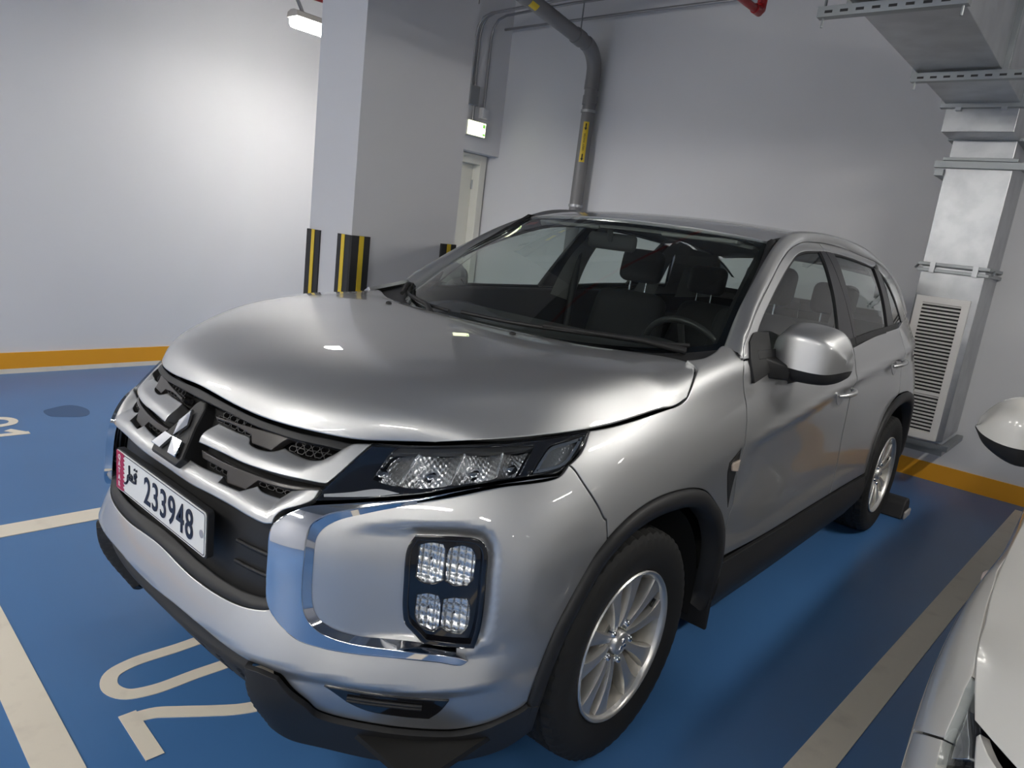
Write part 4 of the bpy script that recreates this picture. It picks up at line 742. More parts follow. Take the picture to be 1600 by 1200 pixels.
# ---- headlights
def headlight(mir):
    h=empty('headlight',(0,0,0),car); made=[]
    made.append(panel('lamp_housing',BODY,D['headlight'],M_gloss,h,off=-.068,inset=.004,step=.03,thick=.001))
    holes=[resample(D['hl_bowl'],.02),resample(D['hl_turn'],.02)]
    made.append(panel('lamp_bezel',BODY,D['headlight'],M_gloss,h,off=-.008,holes=holes,inset=.003,step=.02,thick=.055))
    bw=np.array(D['hl_bowl']); u0,u1=bw[:,0].min(),bw[:,0].max()
    cs=[(.66,.762,.05),(.775,.764,.05),(.89,.766,.05),(1.005,.768,.05)]
    def bowl(u,v):
        s=(u-.55*(v-.76)-.60)/.115; fr=np.abs(np.mod(s,1)-.5)*2
        return -.034*(1-fr**2.2)+.0016*np.sin(u*420)*np.sin(v*420)
    made.append(panel('lamp_reflector',BODY,inset_poly(resample(D['hl_bowl'],.02),-.001 if area2(np.array(D['hl_bowl']))>0 else .001),M_reflect,h,off=-.012,disp=bowl,step=.005,inset=0,rnd=0))
    for a,b,r in cs[:4]:
        p=BODY(a,b)[0]+BODY.n(a,b)[0]*-.05; nn=Vector(BODY.n(a,b)[0]); q=Vector((0,-1,0)).rotation_difference(Vector((0,-1,0)))
        made.append(MB().tube([tuple(Vector(p)),tuple(Vector(p)+Vector((.1,-.9,-.05)).normalized()*.022),tuple(Vector(p)+Vector((.1,-.9,-.05)).normalized()*.026)],[.011,.011,.006],10).build('lamp_bulb',M_chrome,h))
    made.append(panel('turn_signal',BODY,D['hl_turn'],M_lensgrey,h,off=-.020,inset=-.001,step=.015,rnd=0))
    made.append(panel('turn_signal_frame',BODY,D['hl_turn'],M_chrome,h,off=-.006,holes=[inset_poly(resample(D['hl_turn'],.012)[::1],.007 if area2(np.array(D['hl_turn']))>0 else .007)],inset=.0,step=.012,thick=.012,rnd=0))
    made.append(panel('lens_reflection',BODY,D['hl_streak'],mat('lens_glint',(.5,.5,.52),.2,.2,coat=1),h,off=-.006,inset=.0,step=.012,rnd=0,thick=.004))  # pale strip: a lamp's reflection on the lens, put into colour
    made.append(panel('lamp_lens',BODY,D['headlight'],M_clear,h,off=.002,inset=.003,step=.02,thick=.006))
    if mir:
        for o in made: mirrored(o); bpy.data.objects.remove(o)
    return h
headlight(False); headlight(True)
# ---- lamp clusters in the bumper corners
def cluster(mir):
    h=empty('fog_lamp_cluster',(0,0,0),car); made=[]
    lamps=[resample(D['lamp%d'%k],.01) for k in (1,2,3,4)]
    made.append(panel('cluster_bezel',BODY,D['bezel'],M_gloss,h,off=-.016,holes=lamps,inset=.0005,step=.012,thick=.03))
    made.append(panel('cluster_rim',BODY,D['bezel'],M_gloss,h,off=-.004,holes=[inset_poly(bez,.012)],inset=.0,step=.01,thick=.016))
    for L in lamps:
        c=L.mean(0); f=lambda u,v,c=c:-.012*(1-sstep(np.sqrt((u-c[0])**2+((v-c[1])*.8)**2),.0,.055))+.0045*np.abs(np.sin((u-c[0])*190))+.0025*np.abs(np.sin(v*150+u*40))
        made.append(panel('lamp_reflector',BODY,L,M_reflect,h,off=-.026,disp=f,inset=-.001,step=.0035,rnd=0))
        made.append(panel('lamp_lens',BODY,L,M_clear,h,off=-.015,inset=.0005,step=.015,rnd=0,thick=.003))
    if mir:
        for o in made: mirrored(o); bpy.data.objects.remove(o)
cluster(False); cluster(True)
# ---- wheel arches, sills
def arch_ring(pts,cy,cz,name):
    P=resample(pts,.02,closed=False); X=BODY(P[:,0],P[:,1]); N=BODY.n(P[:,0],P[:,1]); c=np.array([0,cy,cz])
    d=X-c; d[:,0]=0; d/=np.linalg.norm(d,axis=1,keepdims=True)
    X0=X+N*.002; X1=X+N*.012-d*.006; X2=X+N*.014-d*.030; X3=X+N*.008-d*.052; X4=X-N*.045-d*.058
    for q in (X0,X1,X2,X3,X4): q[:,0]=np.minimum(q[:,0],.905)
    ribbon(name,[X0-N*.01,X0,X1,X2,X3,X4],M_black,car,mirror=True,asis=True)
arch_ring([(1.075,.06)]+arch[1:-1]+[(2.005,.10),(1.99,.06)],.05,.335,'wheel_arch_trim')
arch_ring([(RA[0][0]-.005,.08),(RA[0][0],.14)]+RA+RA2[1:]+[(4.565,.06)],2.67,.335,'wheel_arch_trim')
def sill_disp(u,v): return .006+.012*sstep(v,.02,.12)*(1-sstep(v,.15,.22))
panel('sill',BODY,[(1.985,LOW-.006),(2.3,LOW-.008),(3.0,LOW-.008),(RA[0][0]+.01,LOW-.008),(RA[0][0]-.02,.10),(RA[0][0]-.03,.0),(3.0,-.01),(2.3,-.01),(1.97,.0)],M_black,car,disp=sill_disp,mirror=True,step=.04,inset=0)
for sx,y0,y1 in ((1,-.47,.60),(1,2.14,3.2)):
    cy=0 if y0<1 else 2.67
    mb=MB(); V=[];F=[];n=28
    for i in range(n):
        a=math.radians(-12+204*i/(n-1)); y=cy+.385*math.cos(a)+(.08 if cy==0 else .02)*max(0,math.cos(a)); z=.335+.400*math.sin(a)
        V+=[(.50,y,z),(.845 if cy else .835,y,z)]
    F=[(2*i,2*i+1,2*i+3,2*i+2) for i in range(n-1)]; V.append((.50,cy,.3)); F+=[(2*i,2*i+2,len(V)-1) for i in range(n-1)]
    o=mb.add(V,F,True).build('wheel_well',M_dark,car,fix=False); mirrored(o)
# mud flap behind the front wheel
o=MB().bbox(.70,.885,.50,.515,.20,.40,.004).build('mud_flap',M_black,car); mirrored(o)
# ---- dark inner shell behind the panel gaps
def shell_poly():
    ar=[(1.085,.0),(1.09,.20)]+[(a+ (.02 if a<1.45 else -.02),b-.015) for a,b in arch[2:-1]]+[(1.985,.0)]
    rr_=[(RA[0][0]+.02,.0)]+[(a+.02*(1 if a<4.1 else -1),b-.015) for a,b in RA+RA2[1:-1]]+[(4.54,.0)]
    return [(.46,.02)]+ar+rr_+[(5.2,.02),(5.58,.02),(5.58,.80),(4.9,.80),(4.3,.80),(3.2,.79),(2.05,.79),(1.75,.79),(1.65,.74),(1.3,.74),(1.2,.66),(.50,.62),(.46,.30)]
panel('body_shell',BODY,shell_poly(),M_dark,car,off=-.035,inset=0,step=.06,rnd=0,thick=.002,mirror=True,corner=20)
MB().box(-.80,.80,-.70,3.30,.235,.25).build('underbody',M_dark,car)
HS=panel('engine_cover',HOOD,[(0,.01),(.60,.01),(.70,.03),(.70,VM-.03),(.6,VM-.01),(0,VM-.01)],M_dark,car,sym=True,off=-.03,step=.08,rnd=0,inset=0,thick=.002)
# bulkheads
MB().box(-.74,.74,.42,.44,.25,1.04).build('firewall',M_dark,car)
# ---- greenhouse
GT=D['g_wintop']; GD=D['g_doorgap']
def g3(pts,off=0): P=np.array(pts); return GREEN(P[:,0],P[:,1])+GREEN.n(P[:,0],P[:,1])*off
ydoor=1.705
gf=[p for p in GD if p[0]<ydoor-.02]; gr=[p for p in GD if p[0]>ydoor+.02]
belt=lambda y:np.interp(y,[.5,1.1,1.65,2.1,2.63,2.85],[1.108,1.105,1.110,1.137,1.154,1.163])
wt=lambda y:np.interp(y,[p[0] for p in GT],[p[1] for p in GT])
wtf=[p for p in GT if p[0]<1.60]; wtr=[p for p in GT if p[0]>1.95]
# silver window frames of the doors
for par,par2,outer,innr,end0 in ((fd,fd2,gf+[(ydoor-.003,1.5265)],[(ydoor-.003,1.491)]+wtf[::-1]+[(.62,1.13),(.615,1.112)],0),(rd,rd2,[(ydoor+.003,1.5265)]+gr,[(2.60,1.47),(2.466,1.456)]+[p for p in GT if p[0]>1.8][::-1][1:]+[(ydoor+.003,1.491)],1)):
    o=panel('window_frame',GREEN,outer+innr,M_paint,par,step=.02,inset=.001); mirrored(o,parent=par2)
# belt mouldings
for par,par2,y0,y1 in ((fd,fd2,.63,ydoor-.003),(rd,rd2,ydoor+.003,2.62)):
    ys=np.linspace(y0,y1,9); P=[(y,belt(y)-.004) for y in ys]+[(y,belt(y)+.024) for y in ys[::-1]]
    o=panel('belt_moulding',GREEN,P,M_black,par,off=.006,step=.03,inset=0); mirrored(o,parent=par2)
# black pillar covers and seals
pillars=[[(1.50,1.13),(1.565,1.30),(1.625,1.487),(ydoor-.003,1.489),(ydoor-.003,1.13)],[(ydoor+.003,1.13),(ydoor+.003,1.489),(1.82,1.488),(1.775,1.30),(1.745,1.14)],
 [(2.36,1.168),(2.42,1.30),(2.47,1.452),(2.575,1.44),(2.54,1.30),(2.52,1.168)]]
for k,P in enumerate(pillars):
    par,par2=(fd,fd2) if k==0 else (rd,rd2)
    o=panel('pillar_cover',GREEN,P,mat('pillar_black',(.022,.021,.024),.35),par,off=.001,step=.03,inset=0); mirrored(o,parent=par2)
o=panel('mirror_sail',GREEN,[(.575,1.035),(.565,1.10),(.585,1.16),(.63,1.185),(.75,1.185),(.74,1.11),(.72,1.06)],M_black,fd,off=.006,step=.02,inset=0,thick=.012); mirrored(o,parent=fd2)
# glass
gfront=[(.60,1.112),(.66,1.185)]+wtf[1:]+[(1.62,1.49),(1.58,1.30),(1.52,1.112)]
grear=[(1.73,1.13),(1.77,1.30),(1.81,1.489)]+wtr+[(2.49,1.45),(2.44,1.30),(2.37,1.15)]
for par,par2,P in ((fd,fd2,gfront),(rd,rd2,grear)):
    o=panel('door_glass',GREEN,P,M_glass,par,off=-.006,step=.05,inset=-.004,rnd=0,thick=.003); mirrored(o,parent=par2)
    seal=resample(P,.02); 
    o=panel('window_seal',GREEN,inset_poly(seal,-.006 if area2(seal)>0 else -.006),M_black,par,off=-.002,holes=[inset_poly(seal,.006)],inset=0,step=.02,rnd=0,thick=.008); mirrored(o,parent=par2)
qw=[(2.60,1.42),(2.68,1.375),(2.74,1.30),(2.815,1.17),(2.53,1.166),(2.565,1.30)]
panel('quarter_glass',GREEN,qw,M_glass,car,off=-.004,step=.05,inset=-.003,rnd=0,thick=.003,mirror=True)
qs=resample(qw,.02)
panel('quarter_seal',GREEN,inset_poly(qs,-.012),M_black,car,off=-.001,holes=[inset_poly(qs,.003)],inset=0,step=.02,rnd=0,thick=.008,mirror=True)
panel('rear_pillar',GREEN,[(2.62,1.484),(2.80,1.455),(3.0,1.39),(3.14,1.30),(3.24,1.18),(3.24,1.10),(2.58,1.10),(2.55,1.165)]+[(2.83,1.160),(2.76,1.30),(2.70,1.385),(2.60,1.435)],M_paint,car,step=.03,mirror=True,inset=.001)
# A-pillar and roof side rail
C1=g3(GD+[(2.80,1.458),(3.0,1.395),(3.14,1.305),(3.24,1.185)],-.001)
C0=np.array([(.757,.535,1.130),(.737,.605,1.183),(.714,.722,1.283),(.690,.848,1.367),(.662,.968,1.430),(.637,1.08,1.478),(.622,1.17,1.512),(.613,1.27,1.538),(.608,1.42,1.555),(.604,1.70,1.567),(.60,2.05,1.564),(.592,2.40,1.545),(.578,2.70,1.512),(.556,2.95,1.462),(.53,3.13,1.395),(.50,3.27,1.31)])
def resC(c,n):
    t=np.r_[0,np.cumsum(np.linalg.norm(np.diff(c,axis=0),axis=1))]; return spl(t/t[-1],_nat(t/t[-1]),np.linspace(0,1,n))@c
a0=resC(C0,60); 
# match by y so that cross-sections stay square to the rail
yy=np.linspace(0,1,60); a1=resC(C1,240); 
tg=np.gradient(a0,axis=0); tg/=np.linalg.norm(tg,axis=1,keepdims=True)
idx=np.maximum.accumulate([np.abs(((a1-p)*t).sum(1)+0.0).argmin() for p,t in zip(a0,tg)]); idx[0]=0; idx[-1]=239
b1_=a1[idx]; mid=[]
for s,bl in ((.2,.35),(.45,.85),(.7,1.0),(.88,.75)):
    p=a0*(1-s)+b1_*s; L=np.linalg.norm(b1_-a0,axis=1,keepdims=True); o_=np.cross(tg,b1_-a0); o_/=np.linalg.norm(o_,axis=1,keepdims=True)
    if o_[:,0].mean()<0: o_=-o_
    mid.append(p+o_*L*.20*bl)
inn=a0+np.array([-.014,0,-.034])
ribbon('side_rail',[inn,a0]+mid+[b1_,b1_+np.array([-.02,0,-.004])],M_paint,car,mirror=True,asis=True)
MV=ROOF.tv[-1]
panel('roof',ROOF,[(0,0),(.18,0),(.35,0),(.49,0),(.57,0),(.612,0),(.612,MV*.25),(.612,MV*.5),(.612,MV*.75),(.612,MV),(.49,MV),(.35,MV),(.18,MV),(0,MV)],M_paint,car,sym=True,step=.05,inset=.001,corner=50)
panel('headliner',ROOF,[(0,.03),(.35,.03),(.56,.03),(.56,MV-.05),(.3,MV-.05),(0,MV-.05)],M_liner,car,sym=True,off=-.035,step=.1,rnd=0,inset=0)
o=ribbon('roof_ditch',[a0[14:]+np.array([-.010,0,-.03]),a0[14:]+np.array([-.034,0,-.034])],M_black,car,n=60,mirror=True)
# windscreen
GV=GLASS.tv[-1]
panel('windshield',GLASS,[(0,0),(.2,0),(.38,0),(.53,0),(.63,0),(.69,0),(.69,GV*.25),(.69,GV*.5),(.69,GV*.75),(.69,GV),(.53,GV),(.38,GV),(.2,GV),(0,GV)],M_wsglass,car,sym=True,step=.06,inset=.004,rnd=0,thick=.0005,corner=50)
fr=[(0,GV*.0),(.38,0),(.69,0),(.69,GV*.5),(.69,GV),(.38,GV),(0,GV)]
hol=[(-.655,.11),(-.5,.075),(0,.065),(.5,.075),(.655,.11),(.66,GV*.5),(.655,GV*.93),(.60,GV-.035),(.3,GV-.03),(0,GV-.03),(-.3,GV-.03),(-.60,GV-.035),(-.655,GV*.93),(-.66,GV*.5)]
panel('windshield_border',GLASS,fr,M_gloss,car,sym=True,off=-.006,holes=[hol],step=.03,inset=.004,rnd=0,thick=.002)
ge=resC(GLASS(np.full(12,.688),np.linspace(0.03,GV,12)),40)
ribbon('pillar_moulding',[ge+np.array([0,0,.004]),ge+np.array([.012,.004,.014]),resC(C0[:7],40)+np.array([-.004,0,-.012])],M_black,car,n=40,mirror=True)
panel('sticker',GLASS,[(-.58,GV-.115),(-.50,GV-.115),(-.50,GV-.075),(-.58,GV-.075)],mat('sticker_red',(.35,.02,.02),.5),car,off=-.007,step=.05,inset=0,rnd=0,thick=.001)
# cowl and wipers
cw=[(x,y,1.0) for x,y in ()]
c0=np.array([(-.80,.36,1.08),(-.60,.26,1.085),(-.40,.17,1.083),(0,.125,1.083),(.40,.17,1.083),(.60,.26,1.085),(.80,.36,1.08)])
c1=GLASS(np.linspace(-.69,.69,11),np.full(11,.035)); c1[:,2]+=.002
ribbon('cowl',[c0+[0,-.05,-.03],c0,c1],M_black,car,n=60)
def on_glass(u,v,h): return tuple(GLASS(u,v)[0]+GLASS.n(u,v)[0]*h)
for pts,piv in (([(.60,.075),(.40,.085),(.15,.075),(-.05,.07)],(.60,.02)),([(-.10,.06),(-.30,.065),(-.50,.07),(-.60,.085)],(-.12,.0))):
    w_=empty('wiper',(0,0,0),car); p=resample(pts,.04,closed=False); k=len(p)
    MB().tube([on_glass(a,b,.016) for a,b in p],.007,6).build('wiper_blade',M_black,w_)
    MB().tube([on_glass(piv[0],piv[1],.03),on_glass((piv[0]+p[k//3][0])/2,(piv[1]+p[k//3][1])/2+.01,.034),on_glass(*p[k//2],.024)],[.012,.009,.006],8).build('wiper_arm',M_black,w_)
a_=empty('wiper',(0,0,0),car)
MB().tube([(-.70,.44,1.112),(-.66,.42,1.135),(-.60,.36,1.14),(-.52,.27,1.115)],[.013,.012,.010,.008],8).build('wiper_arm',M_black,a_)
for sx in (-1,1):
    p=Vector((sx*.3006,.0248,1.1055)); MB().lathe([(0,.0),(0,.011),(.006,.010),(.009,.004),(.009,0)],14,Matrix.Translation(p)@Matrix.Rotation(-math.pi/2,4,'Y')).build('washer_nozzle',M_black,car)
# rear window and tail
rw0=np.array([(x,3.06+.10*(1-(x/.55)**2)*.3,1.44-.05*(x/.55)**2) for x in np.linspace(-.50,.50,9)]); rw1=np.array([(x,3.31-.05*(x/.6)**2,1.20) for x in np.linspace(-.60,.60,9)])
ribbon('rear_window',[rw0,(rw0+rw1)/2+[0,.02,.012],rw1],M_glass,car,n=24)
ro=np.array([(x,3.05,1.485-.055*(abs(x)/.545)**2.4) for x in np.linspace(-.545,.545,9)])
ribbon('rear_spoiler',[ro,ro*[1,1,1]+[0,.10,-.015],rw0+[0,.06,.0],rw0],M_paint,car,n=24)
bt_=np.array([(x,3.36-.06*(x/.6)**2,1.16) for x in np.linspace(-.66,.66,9)]); ribbon('rear_shelf_panel',[rw1,bt_],M_paint,car,n=24)
for s in (1,-1):
    ribbon('rear_corner_pillar',[np.array([(s*.50,3.06,1.39),(s*.55,3.19,1.30),(s*.60,3.26,1.20)]),np.array([(s*.53,3.0,1.42),(s*.585,3.13,1.31),(s*.66,3.25,1.18)])],M_paint,car,n=10)
# ------------------------------------------------------------------ wheels
def wheel(x,y,side,parent,lab=None):
    w_=empty('wheel',(x,y,.335),parent); w_.rotation_euler=(0,0,0 if side>0 else math.pi)
    # tyre: profile (axial, radius), outer face at +x
    prof=[(-.095,.222),(-.106,.25),(-.110,.285),(-.104,.312),(-.090,.329),(-.066,.3335),(-.062,.327),(-.052,.327),(-.048,.335),(-.022,.3355),(-.018,.327),(-.008,.327),(-.004,.3355),(.004,.3355),(.008,.327),(.018,.327),(.022,.3355),(.048,.335),(.052,.327),(.062,.327),(.066,.3335),(.090,.329),(.101,.316),(.106,.298),(.1085,.283),(.1065,.262),(.1015,.242),(.097,.230),(.094,.222),(.086,.216)]
    n=150; V=[];F=[];m=len(prof)
    for k in range(n):
        a=2*math.pi*k/n
        for (h,r) in prof:
            rr_=r
            if r>.326 and abs(h)>.045: rr_-= .0045*(k%3==0)
            elif r>.33 : rr_-= .004*(k%3==1)
            if .302<r<.330 and abs(h)>.088: rr_-=.0025*(k%3==0)
            V.append((h,rr_*math.cos(a),rr_*math.sin(a)))
    for k in range(n):
        for j in range(m-1): F.append((k*m+j,((k+1)%n)*m+j,((k+1)%n)*m+j+1,k*m+j+1))
    mb=MB(); mb.add(V,F,True); mb.build('tyre',M_rubber,w_,sharp=28)
    MB().lathe([(.086,.2165),(.096,.219),(.100,.2165),(.098,.211),(.090,.2075),(.080,.204),(.06,.200),(.03,.194),(-.02,.190),(-.08,.195),(-.095,.215)],64).build('rim',M_alloyd,w_,sharp=40)
    MB().lathe([(.0862,.2168),(.0965,.2195),(.1005,.2165),(.0985,.2105),(.0905,.2068),(.082,.2045)],64).build('rim_lip',M_alloy,w_,sharp=50)
    MB().lathe([(.012,.02),(.012,.140),(-.012,.145),(-.012,.02)],40).build('brake_disc',mat('brake_iron',(.10,.075,.06),.5,.7),w_); MB().lathe([(-.02,.02),(-.02,.192),(-.03,.192)],40).build('shade_disc',M_dark,w_)  # rearmost dark disc paints shade into the openings between the spokes
    MB().lathe([(.0,.0),(.055,.03),(.062,.062),(.058,.078),(.03,.085),(-.03,.085)],40).build('hub',M_alloyd,w_,sharp=40)
    # spokes: five pairs; angle a is measured from +y (tail) towards +z
    sp=0
    for k in range(5):
        for c,skew in ((41.0,-1),(80.5,1)):
            a=math.radians(c+72*k)
            er=np.array([math.cos(a),math.sin(a)]); et=np.array([-math.sin(a),math.cos(a)])
            def pt(r,t,h): q=er*r+et*t; return (h,q[0],q[1])
            rs=[.045,.075,.105,.135,.165,.190,.2075]; wd=[.013,.0135,.015,.018,.022,.029,.040]; sh=[.0,.000,.001,.002,.004,.006,.008]; hf=[.070,.077,.081,.083,.084,.0845,.085]
            V=[];F=[]
            for i,r in enumerate(rs):
                s=sh[i]*skew; wl=wd[i]
                V+=[pt(r,s-wl,hf[i]-.014),pt(r,s-wl+.003,hf[i]-.002),pt(r,s-wl*.25,hf[i]),pt(r,s+wl*.25,hf[i]),pt(r,s+wl-.003,hf[i]-.002),pt(r,s+wl,hf[i]-.014),pt(r,s+wl*.8,hf[i]-.045),pt(r,s-wl*.8,hf[i]-.045)]
            for i in range(len(rs)-1):
                for j in range(8): F.append((i*8+j,i*8+(j+1)%8,(i+1)*8+(j+1)%8,(i+1)*8+j))
            F+=[tuple(range(8)),tuple(range(len(V)-8,len(V)))[::-1]]
            MB().add(V,F).build('spoke',M_alloy,w_,sharp=35)
    MB().lathe([(.058,.036),(.080,.034),(.084,.030),(.086,.020),(.087,0)],32).build('centre_cap',M_alloy,w_,sharp=40)
    for k in range(3):
        th=math.radians(90+120*k); a=.011
        R=lambda x_,y_:(x_*math.cos(th-math.pi/2)-y_*math.sin(th-math.pi/2),x_*math.sin(th-math.pi/2)+y_*math.cos(th-math.pi/2))
        P=[R(0,.001),R(a*.5,a*.866),R(0,a*1.732),R(-a*.5,a*.866)]; MB().prism(P,lambda u,v,d:(d,u,v),.0865,.089).build('cap_emblem',M_chrome,w_)
    for k in range(5):
        a=math.radians(62+72*k); c=Vector((.062,.0572*math.cos(a),.0572*math.sin(a)))
        MB().lathe([(0,.0115),(.014,.0105),(.020,.007),(.022,0)],6,Matrix.Translation(c)).build('lug_nut',M_chrome,w_)
    a=math.radians(21); MB().tube([(.07,.193*math.cos(a),.193*math.sin(a)),(.075,.165*math.cos(a),.165*math.sin(a))],.0045,8).build('valve',M_rubber,w_)
    return w_
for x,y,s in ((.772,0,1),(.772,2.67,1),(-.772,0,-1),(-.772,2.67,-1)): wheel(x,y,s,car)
# ------------------------------------------------------------------ door mirrors
def superell(c,rx,ry,rz,e1=.75,e2=.7,nu=40,nv=20):
    V=[];F=[]; sg=lambda v,e:math.copysign(abs(v)**e,v)
    for i in range(nv+1):
        t=-math.pi/2+math.pi*i/nv
        for j in range(nu):
            p=2*math.pi*j/nu; V.append(Vector((c[0]+rx*sg(math.cos(t),e1)*sg(math.cos(p),e2),c[1]+ry*sg(math.cos(t),e1)*sg(math.sin(p),e2),c[2]+rz*sg(math.sin(t),e1))))
    for i in range(nv):
        for j in range(nu): F.append((i*nu+j,i*nu+(j+1)%nu,(i+1)*nu+(j+1)%nu,(i+1)*nu+j))
    return V,F
def side_mirror(par,mir):
    h=empty('side_mirror',(0,0,0),par); made=[]
    # housing sections from the inner end (near the door) outwards: x, front y, rear y, z bottom, z top, split z
    S=[(.852,.70,.77,1.085,1.165,1.110),(.868,.655,.78,1.066,1.210,1.108),(.905,.628,.79,1.058,1.236,1.104),(.96,.620,.80,1.055,1.241,1.100),(1.02,.632,.81,1.057,1.232,1.098),(1.063,.665,.815,1.066,1.208,1.100),(1.085,.72,.815,1.085,1.165,1.108)]
    S=[(1.06*x-.102-(.012 if x>1.03 else 0),1.06*a+.097,1.06*b+.097,1.06*p-.085,1.06*q-.085,1.06*r-.085) for x,a,b,p,q,r in S]
    def sect(x,yf,yr,zb,zt,zs):
        # upper front half profile, then lower: closed loop points
        up=[(yr,zs),(yr,zt-.028),(yr-.012,zt-.008),(yr-.04,zt),((yf+yr)/2+.01,zt-.004),(yf+.028,zt-.026),(yf+.008,(zt+zs)/2+.012),(yf,zs)]
        dn=[(yf+.001,zs-.001),(yf+.010,(zs+zb)/2),(yf+.035,zb+.004),((yf+yr)/2,zb),(yr-.02,zb+.006),(yr,zs-.001)]
        return [(x,y,z) for y,z in up],[(x,y,z) for y,z in dn]
    U=[sect(*s)[0] for s in S]; L=[sect(*s)[1] for s in S]
    for nm,Q,m in (('mirror_cap',U,M_paint),('mirror_base',L,M_black)):
        Q=np.array(Q); n=len(Q); t=np.linspace(0,1,n); tt=np.linspace(0,1,22); A=np.einsum('qi,ijk->qjk',spl(t,_nat(t),tt),Q); k=Q.shape[1]; s=np.linspace(0,1,k); ss=np.linspace(0,1,26); A=np.einsum('qj,ijk->iqk',spl(s,_nat(s),ss),A)
        V=A.reshape(-1,3); r,c=A.shape[:2]; F=[(i*c+j,(i+1)*c+j,(i+1)*c+j+1,i*c+j+1) for i in range(r-1) for j in range(c-1)]
        F+=[tuple(range(c)),tuple(range((r-1)*c,r*c))[::-1]]
        made.append(MB().add(V,F,True).build(nm,m,h,sharp=60))
    made.append(MB().add(*superell((.922,.948,1.128),.098,.006,.080,.6,.6)).build('mirror_glass',mat('mirror_silver',(.8,.82,.82),.01,1),h,sharp=80))
    V=[];F=[]
    A=[(.795,.60,1.050),(.795,.74,1.050),(.80,.74,1.125),(.80,.60,1.125)]; B=[(.845,.70,1.038),(.845,.90,1.038),(.845,.90,1.105),(.845,.70,1.105)]; C_=[(.90,.765,1.036),(.90,.92,1.036),(.90,.92,1.084),(.90,.765,1.084)]
    V=A+B+C_; F=[(i*4+j,i*4+(j+1)%4,i*4+4+(j+1)%4,i*4+4+j) for i in range(2) for j in range(4)]+[(0,1,2,3),(11,10,9,8)]
    made.append(MB().add(V,F).build('mirror_arm',M_black,h,bevel=.008,sharp=50))
    if mir:
        for o in made: mirrored(o); bpy.data.objects.remove(o)
side_mirror(car,False); side_mirror(car,True)
# ------------------------------------------------------------------ cabin
def rbox(name,x0,x1,y0,y1,z0,z1,r,m,par,tilt=0,taper=0):
    bm=bmesh.new(); bmesh.ops.create_cube(bm,size=1); bmesh.ops.subdivide_edges(bm,edges=bm.edges[:],cuts=1,use_grid_fill=True)
    c=Vector(((x0+x1)/2,(y0+y1)/2,(z0+z1)/2))
    for v in bm.verts: v.co=Vector((v.co.x*(x1-x0)*(1-taper*(v.co.z+.5)),v.co.y*(y1-y0),v.co.z*(z1-z0)))
    bmesh.ops.bevel(bm,geom=[e for e in bm.edges if e.calc_face_angle(0)>.5],offset=r,segments=4,affect='EDGES',profile=.5)
    me=bpy.data.meshes.new(name); 
    Rm=Matrix.Rotation(tilt,4,'X')
    for v in bm.verts: v.co=c+Rm@v.co
    bm.to_mesh(me); bm.free(); me.polygons.foreach_set('use_smooth',[True]*len(me.polygons)); me.set_sharp_from_angle(angle=math.radians(50)); return link(name,me,m,par)
dash=ribbon('dashboard',[np.array([(x,.43+.14*(abs(x)/.7)**2,1.02) for x in np.linspace(-.70,.70,15)]),np.array([(x,.62+.05*(x/.7)**2,1.045+.012*math.exp(-((x-.36)/.16)**2)) for x in np.linspace(-.71,.71,15)]),np.array([(x,.82,1.050+.030*math.exp(-((x-.36)/.16)**4)) for x in np.linspace(-.72,.72,15)]),np.array([(x,.93,1.005+.03*math.exp(-((x-.36)/.16)**4)) for x in np.linspace(-.72,.72,15)]),np.array([(x,.90,.80) for x in np.linspace(-.72,.72,15)]),np.array([(x,.80,.55) for x in np.linspace(-.72,.72,15)])],M_trimdk,car,n=60)
sw=empty('steering_wheel',(.36,1.06,.985),car); sw.rotation_euler=(math.radians(-62),0,0)
MB().tube([(.185*math.cos(a),.185*math.sin(a),0) for a in np.linspace(0,2*math.pi,41)],.0145,10,cap=False).build('wheel_rim',mat('leather_black',(.03,.03,.03),.4),sw)
MB().bbox(-.075,.075,-.06,.055,-.03,.012,.012).build('wheel_hub',M_trimdk,sw)
for a,b in (((-.17,0,0),(-.06,0,-.005)),((.17,0,0),(.06,0,-.005)),((0,-.17,0),(0,-.05,-.005))): MB().tube([a,b],.014,8).build('wheel_spoke',M_trimdk,sw)
MB().tube([(.36,1.05,.97),(.36,.85,.86)],.03,10).build('steering_column',M_trimdk,car)
def seat(x,y,w,name='front_seat',back=.62,par=car,heads=(0,)):
    s=empty(name,(x,y,.30),par)
    rbox('seat_cushion',-w/2,w/2,-.10,.42,.12,.30,.06,M_fabric,s); rbox('seat_back',-w/2,w/2,.34,.50,.26,.26+back,.07,M_fabric,s,tilt=-.24,taper=.18)
    for hx in heads:
        rbox('headrest',hx-.125,hx+.125,.49,.59,.30+back,.48+back,.045,M_fabric,s,tilt=-.15)
        for q in (-.05,.05): MB().tube([(hx+q,.52,.20+back),(hx+q,.53,.34+back)],.006,6).build('headrest_post',M_chrome,s)
    return s
seat(.36,1.28,.50); seat(-.36,1.28,.50); seat(0,2.18,1.24,'rear_seat',.56,heads=(-.40,.40))
MB().bbox(-.12,.12,1.0,1.9,.45,.68,.04).build('centre_console',M_trimdk,car)
rm=empty('rear_view_mirror',(0,0,0),car)
rbox('mirror_head',-.12,.12,.93,.965,1.385,1.455,.02,M_trimdk,rm); MB().tube([(0,.92,1.47),(0,.93,1.42)],.012,8).build('mirror_stem',M_trimdk,rm)
for s in (-1,1): rbox('sun_visor',s*.33-.17,s*.33+.17,1.06,1.20,1.468,1.485,.008,M_liner,car)
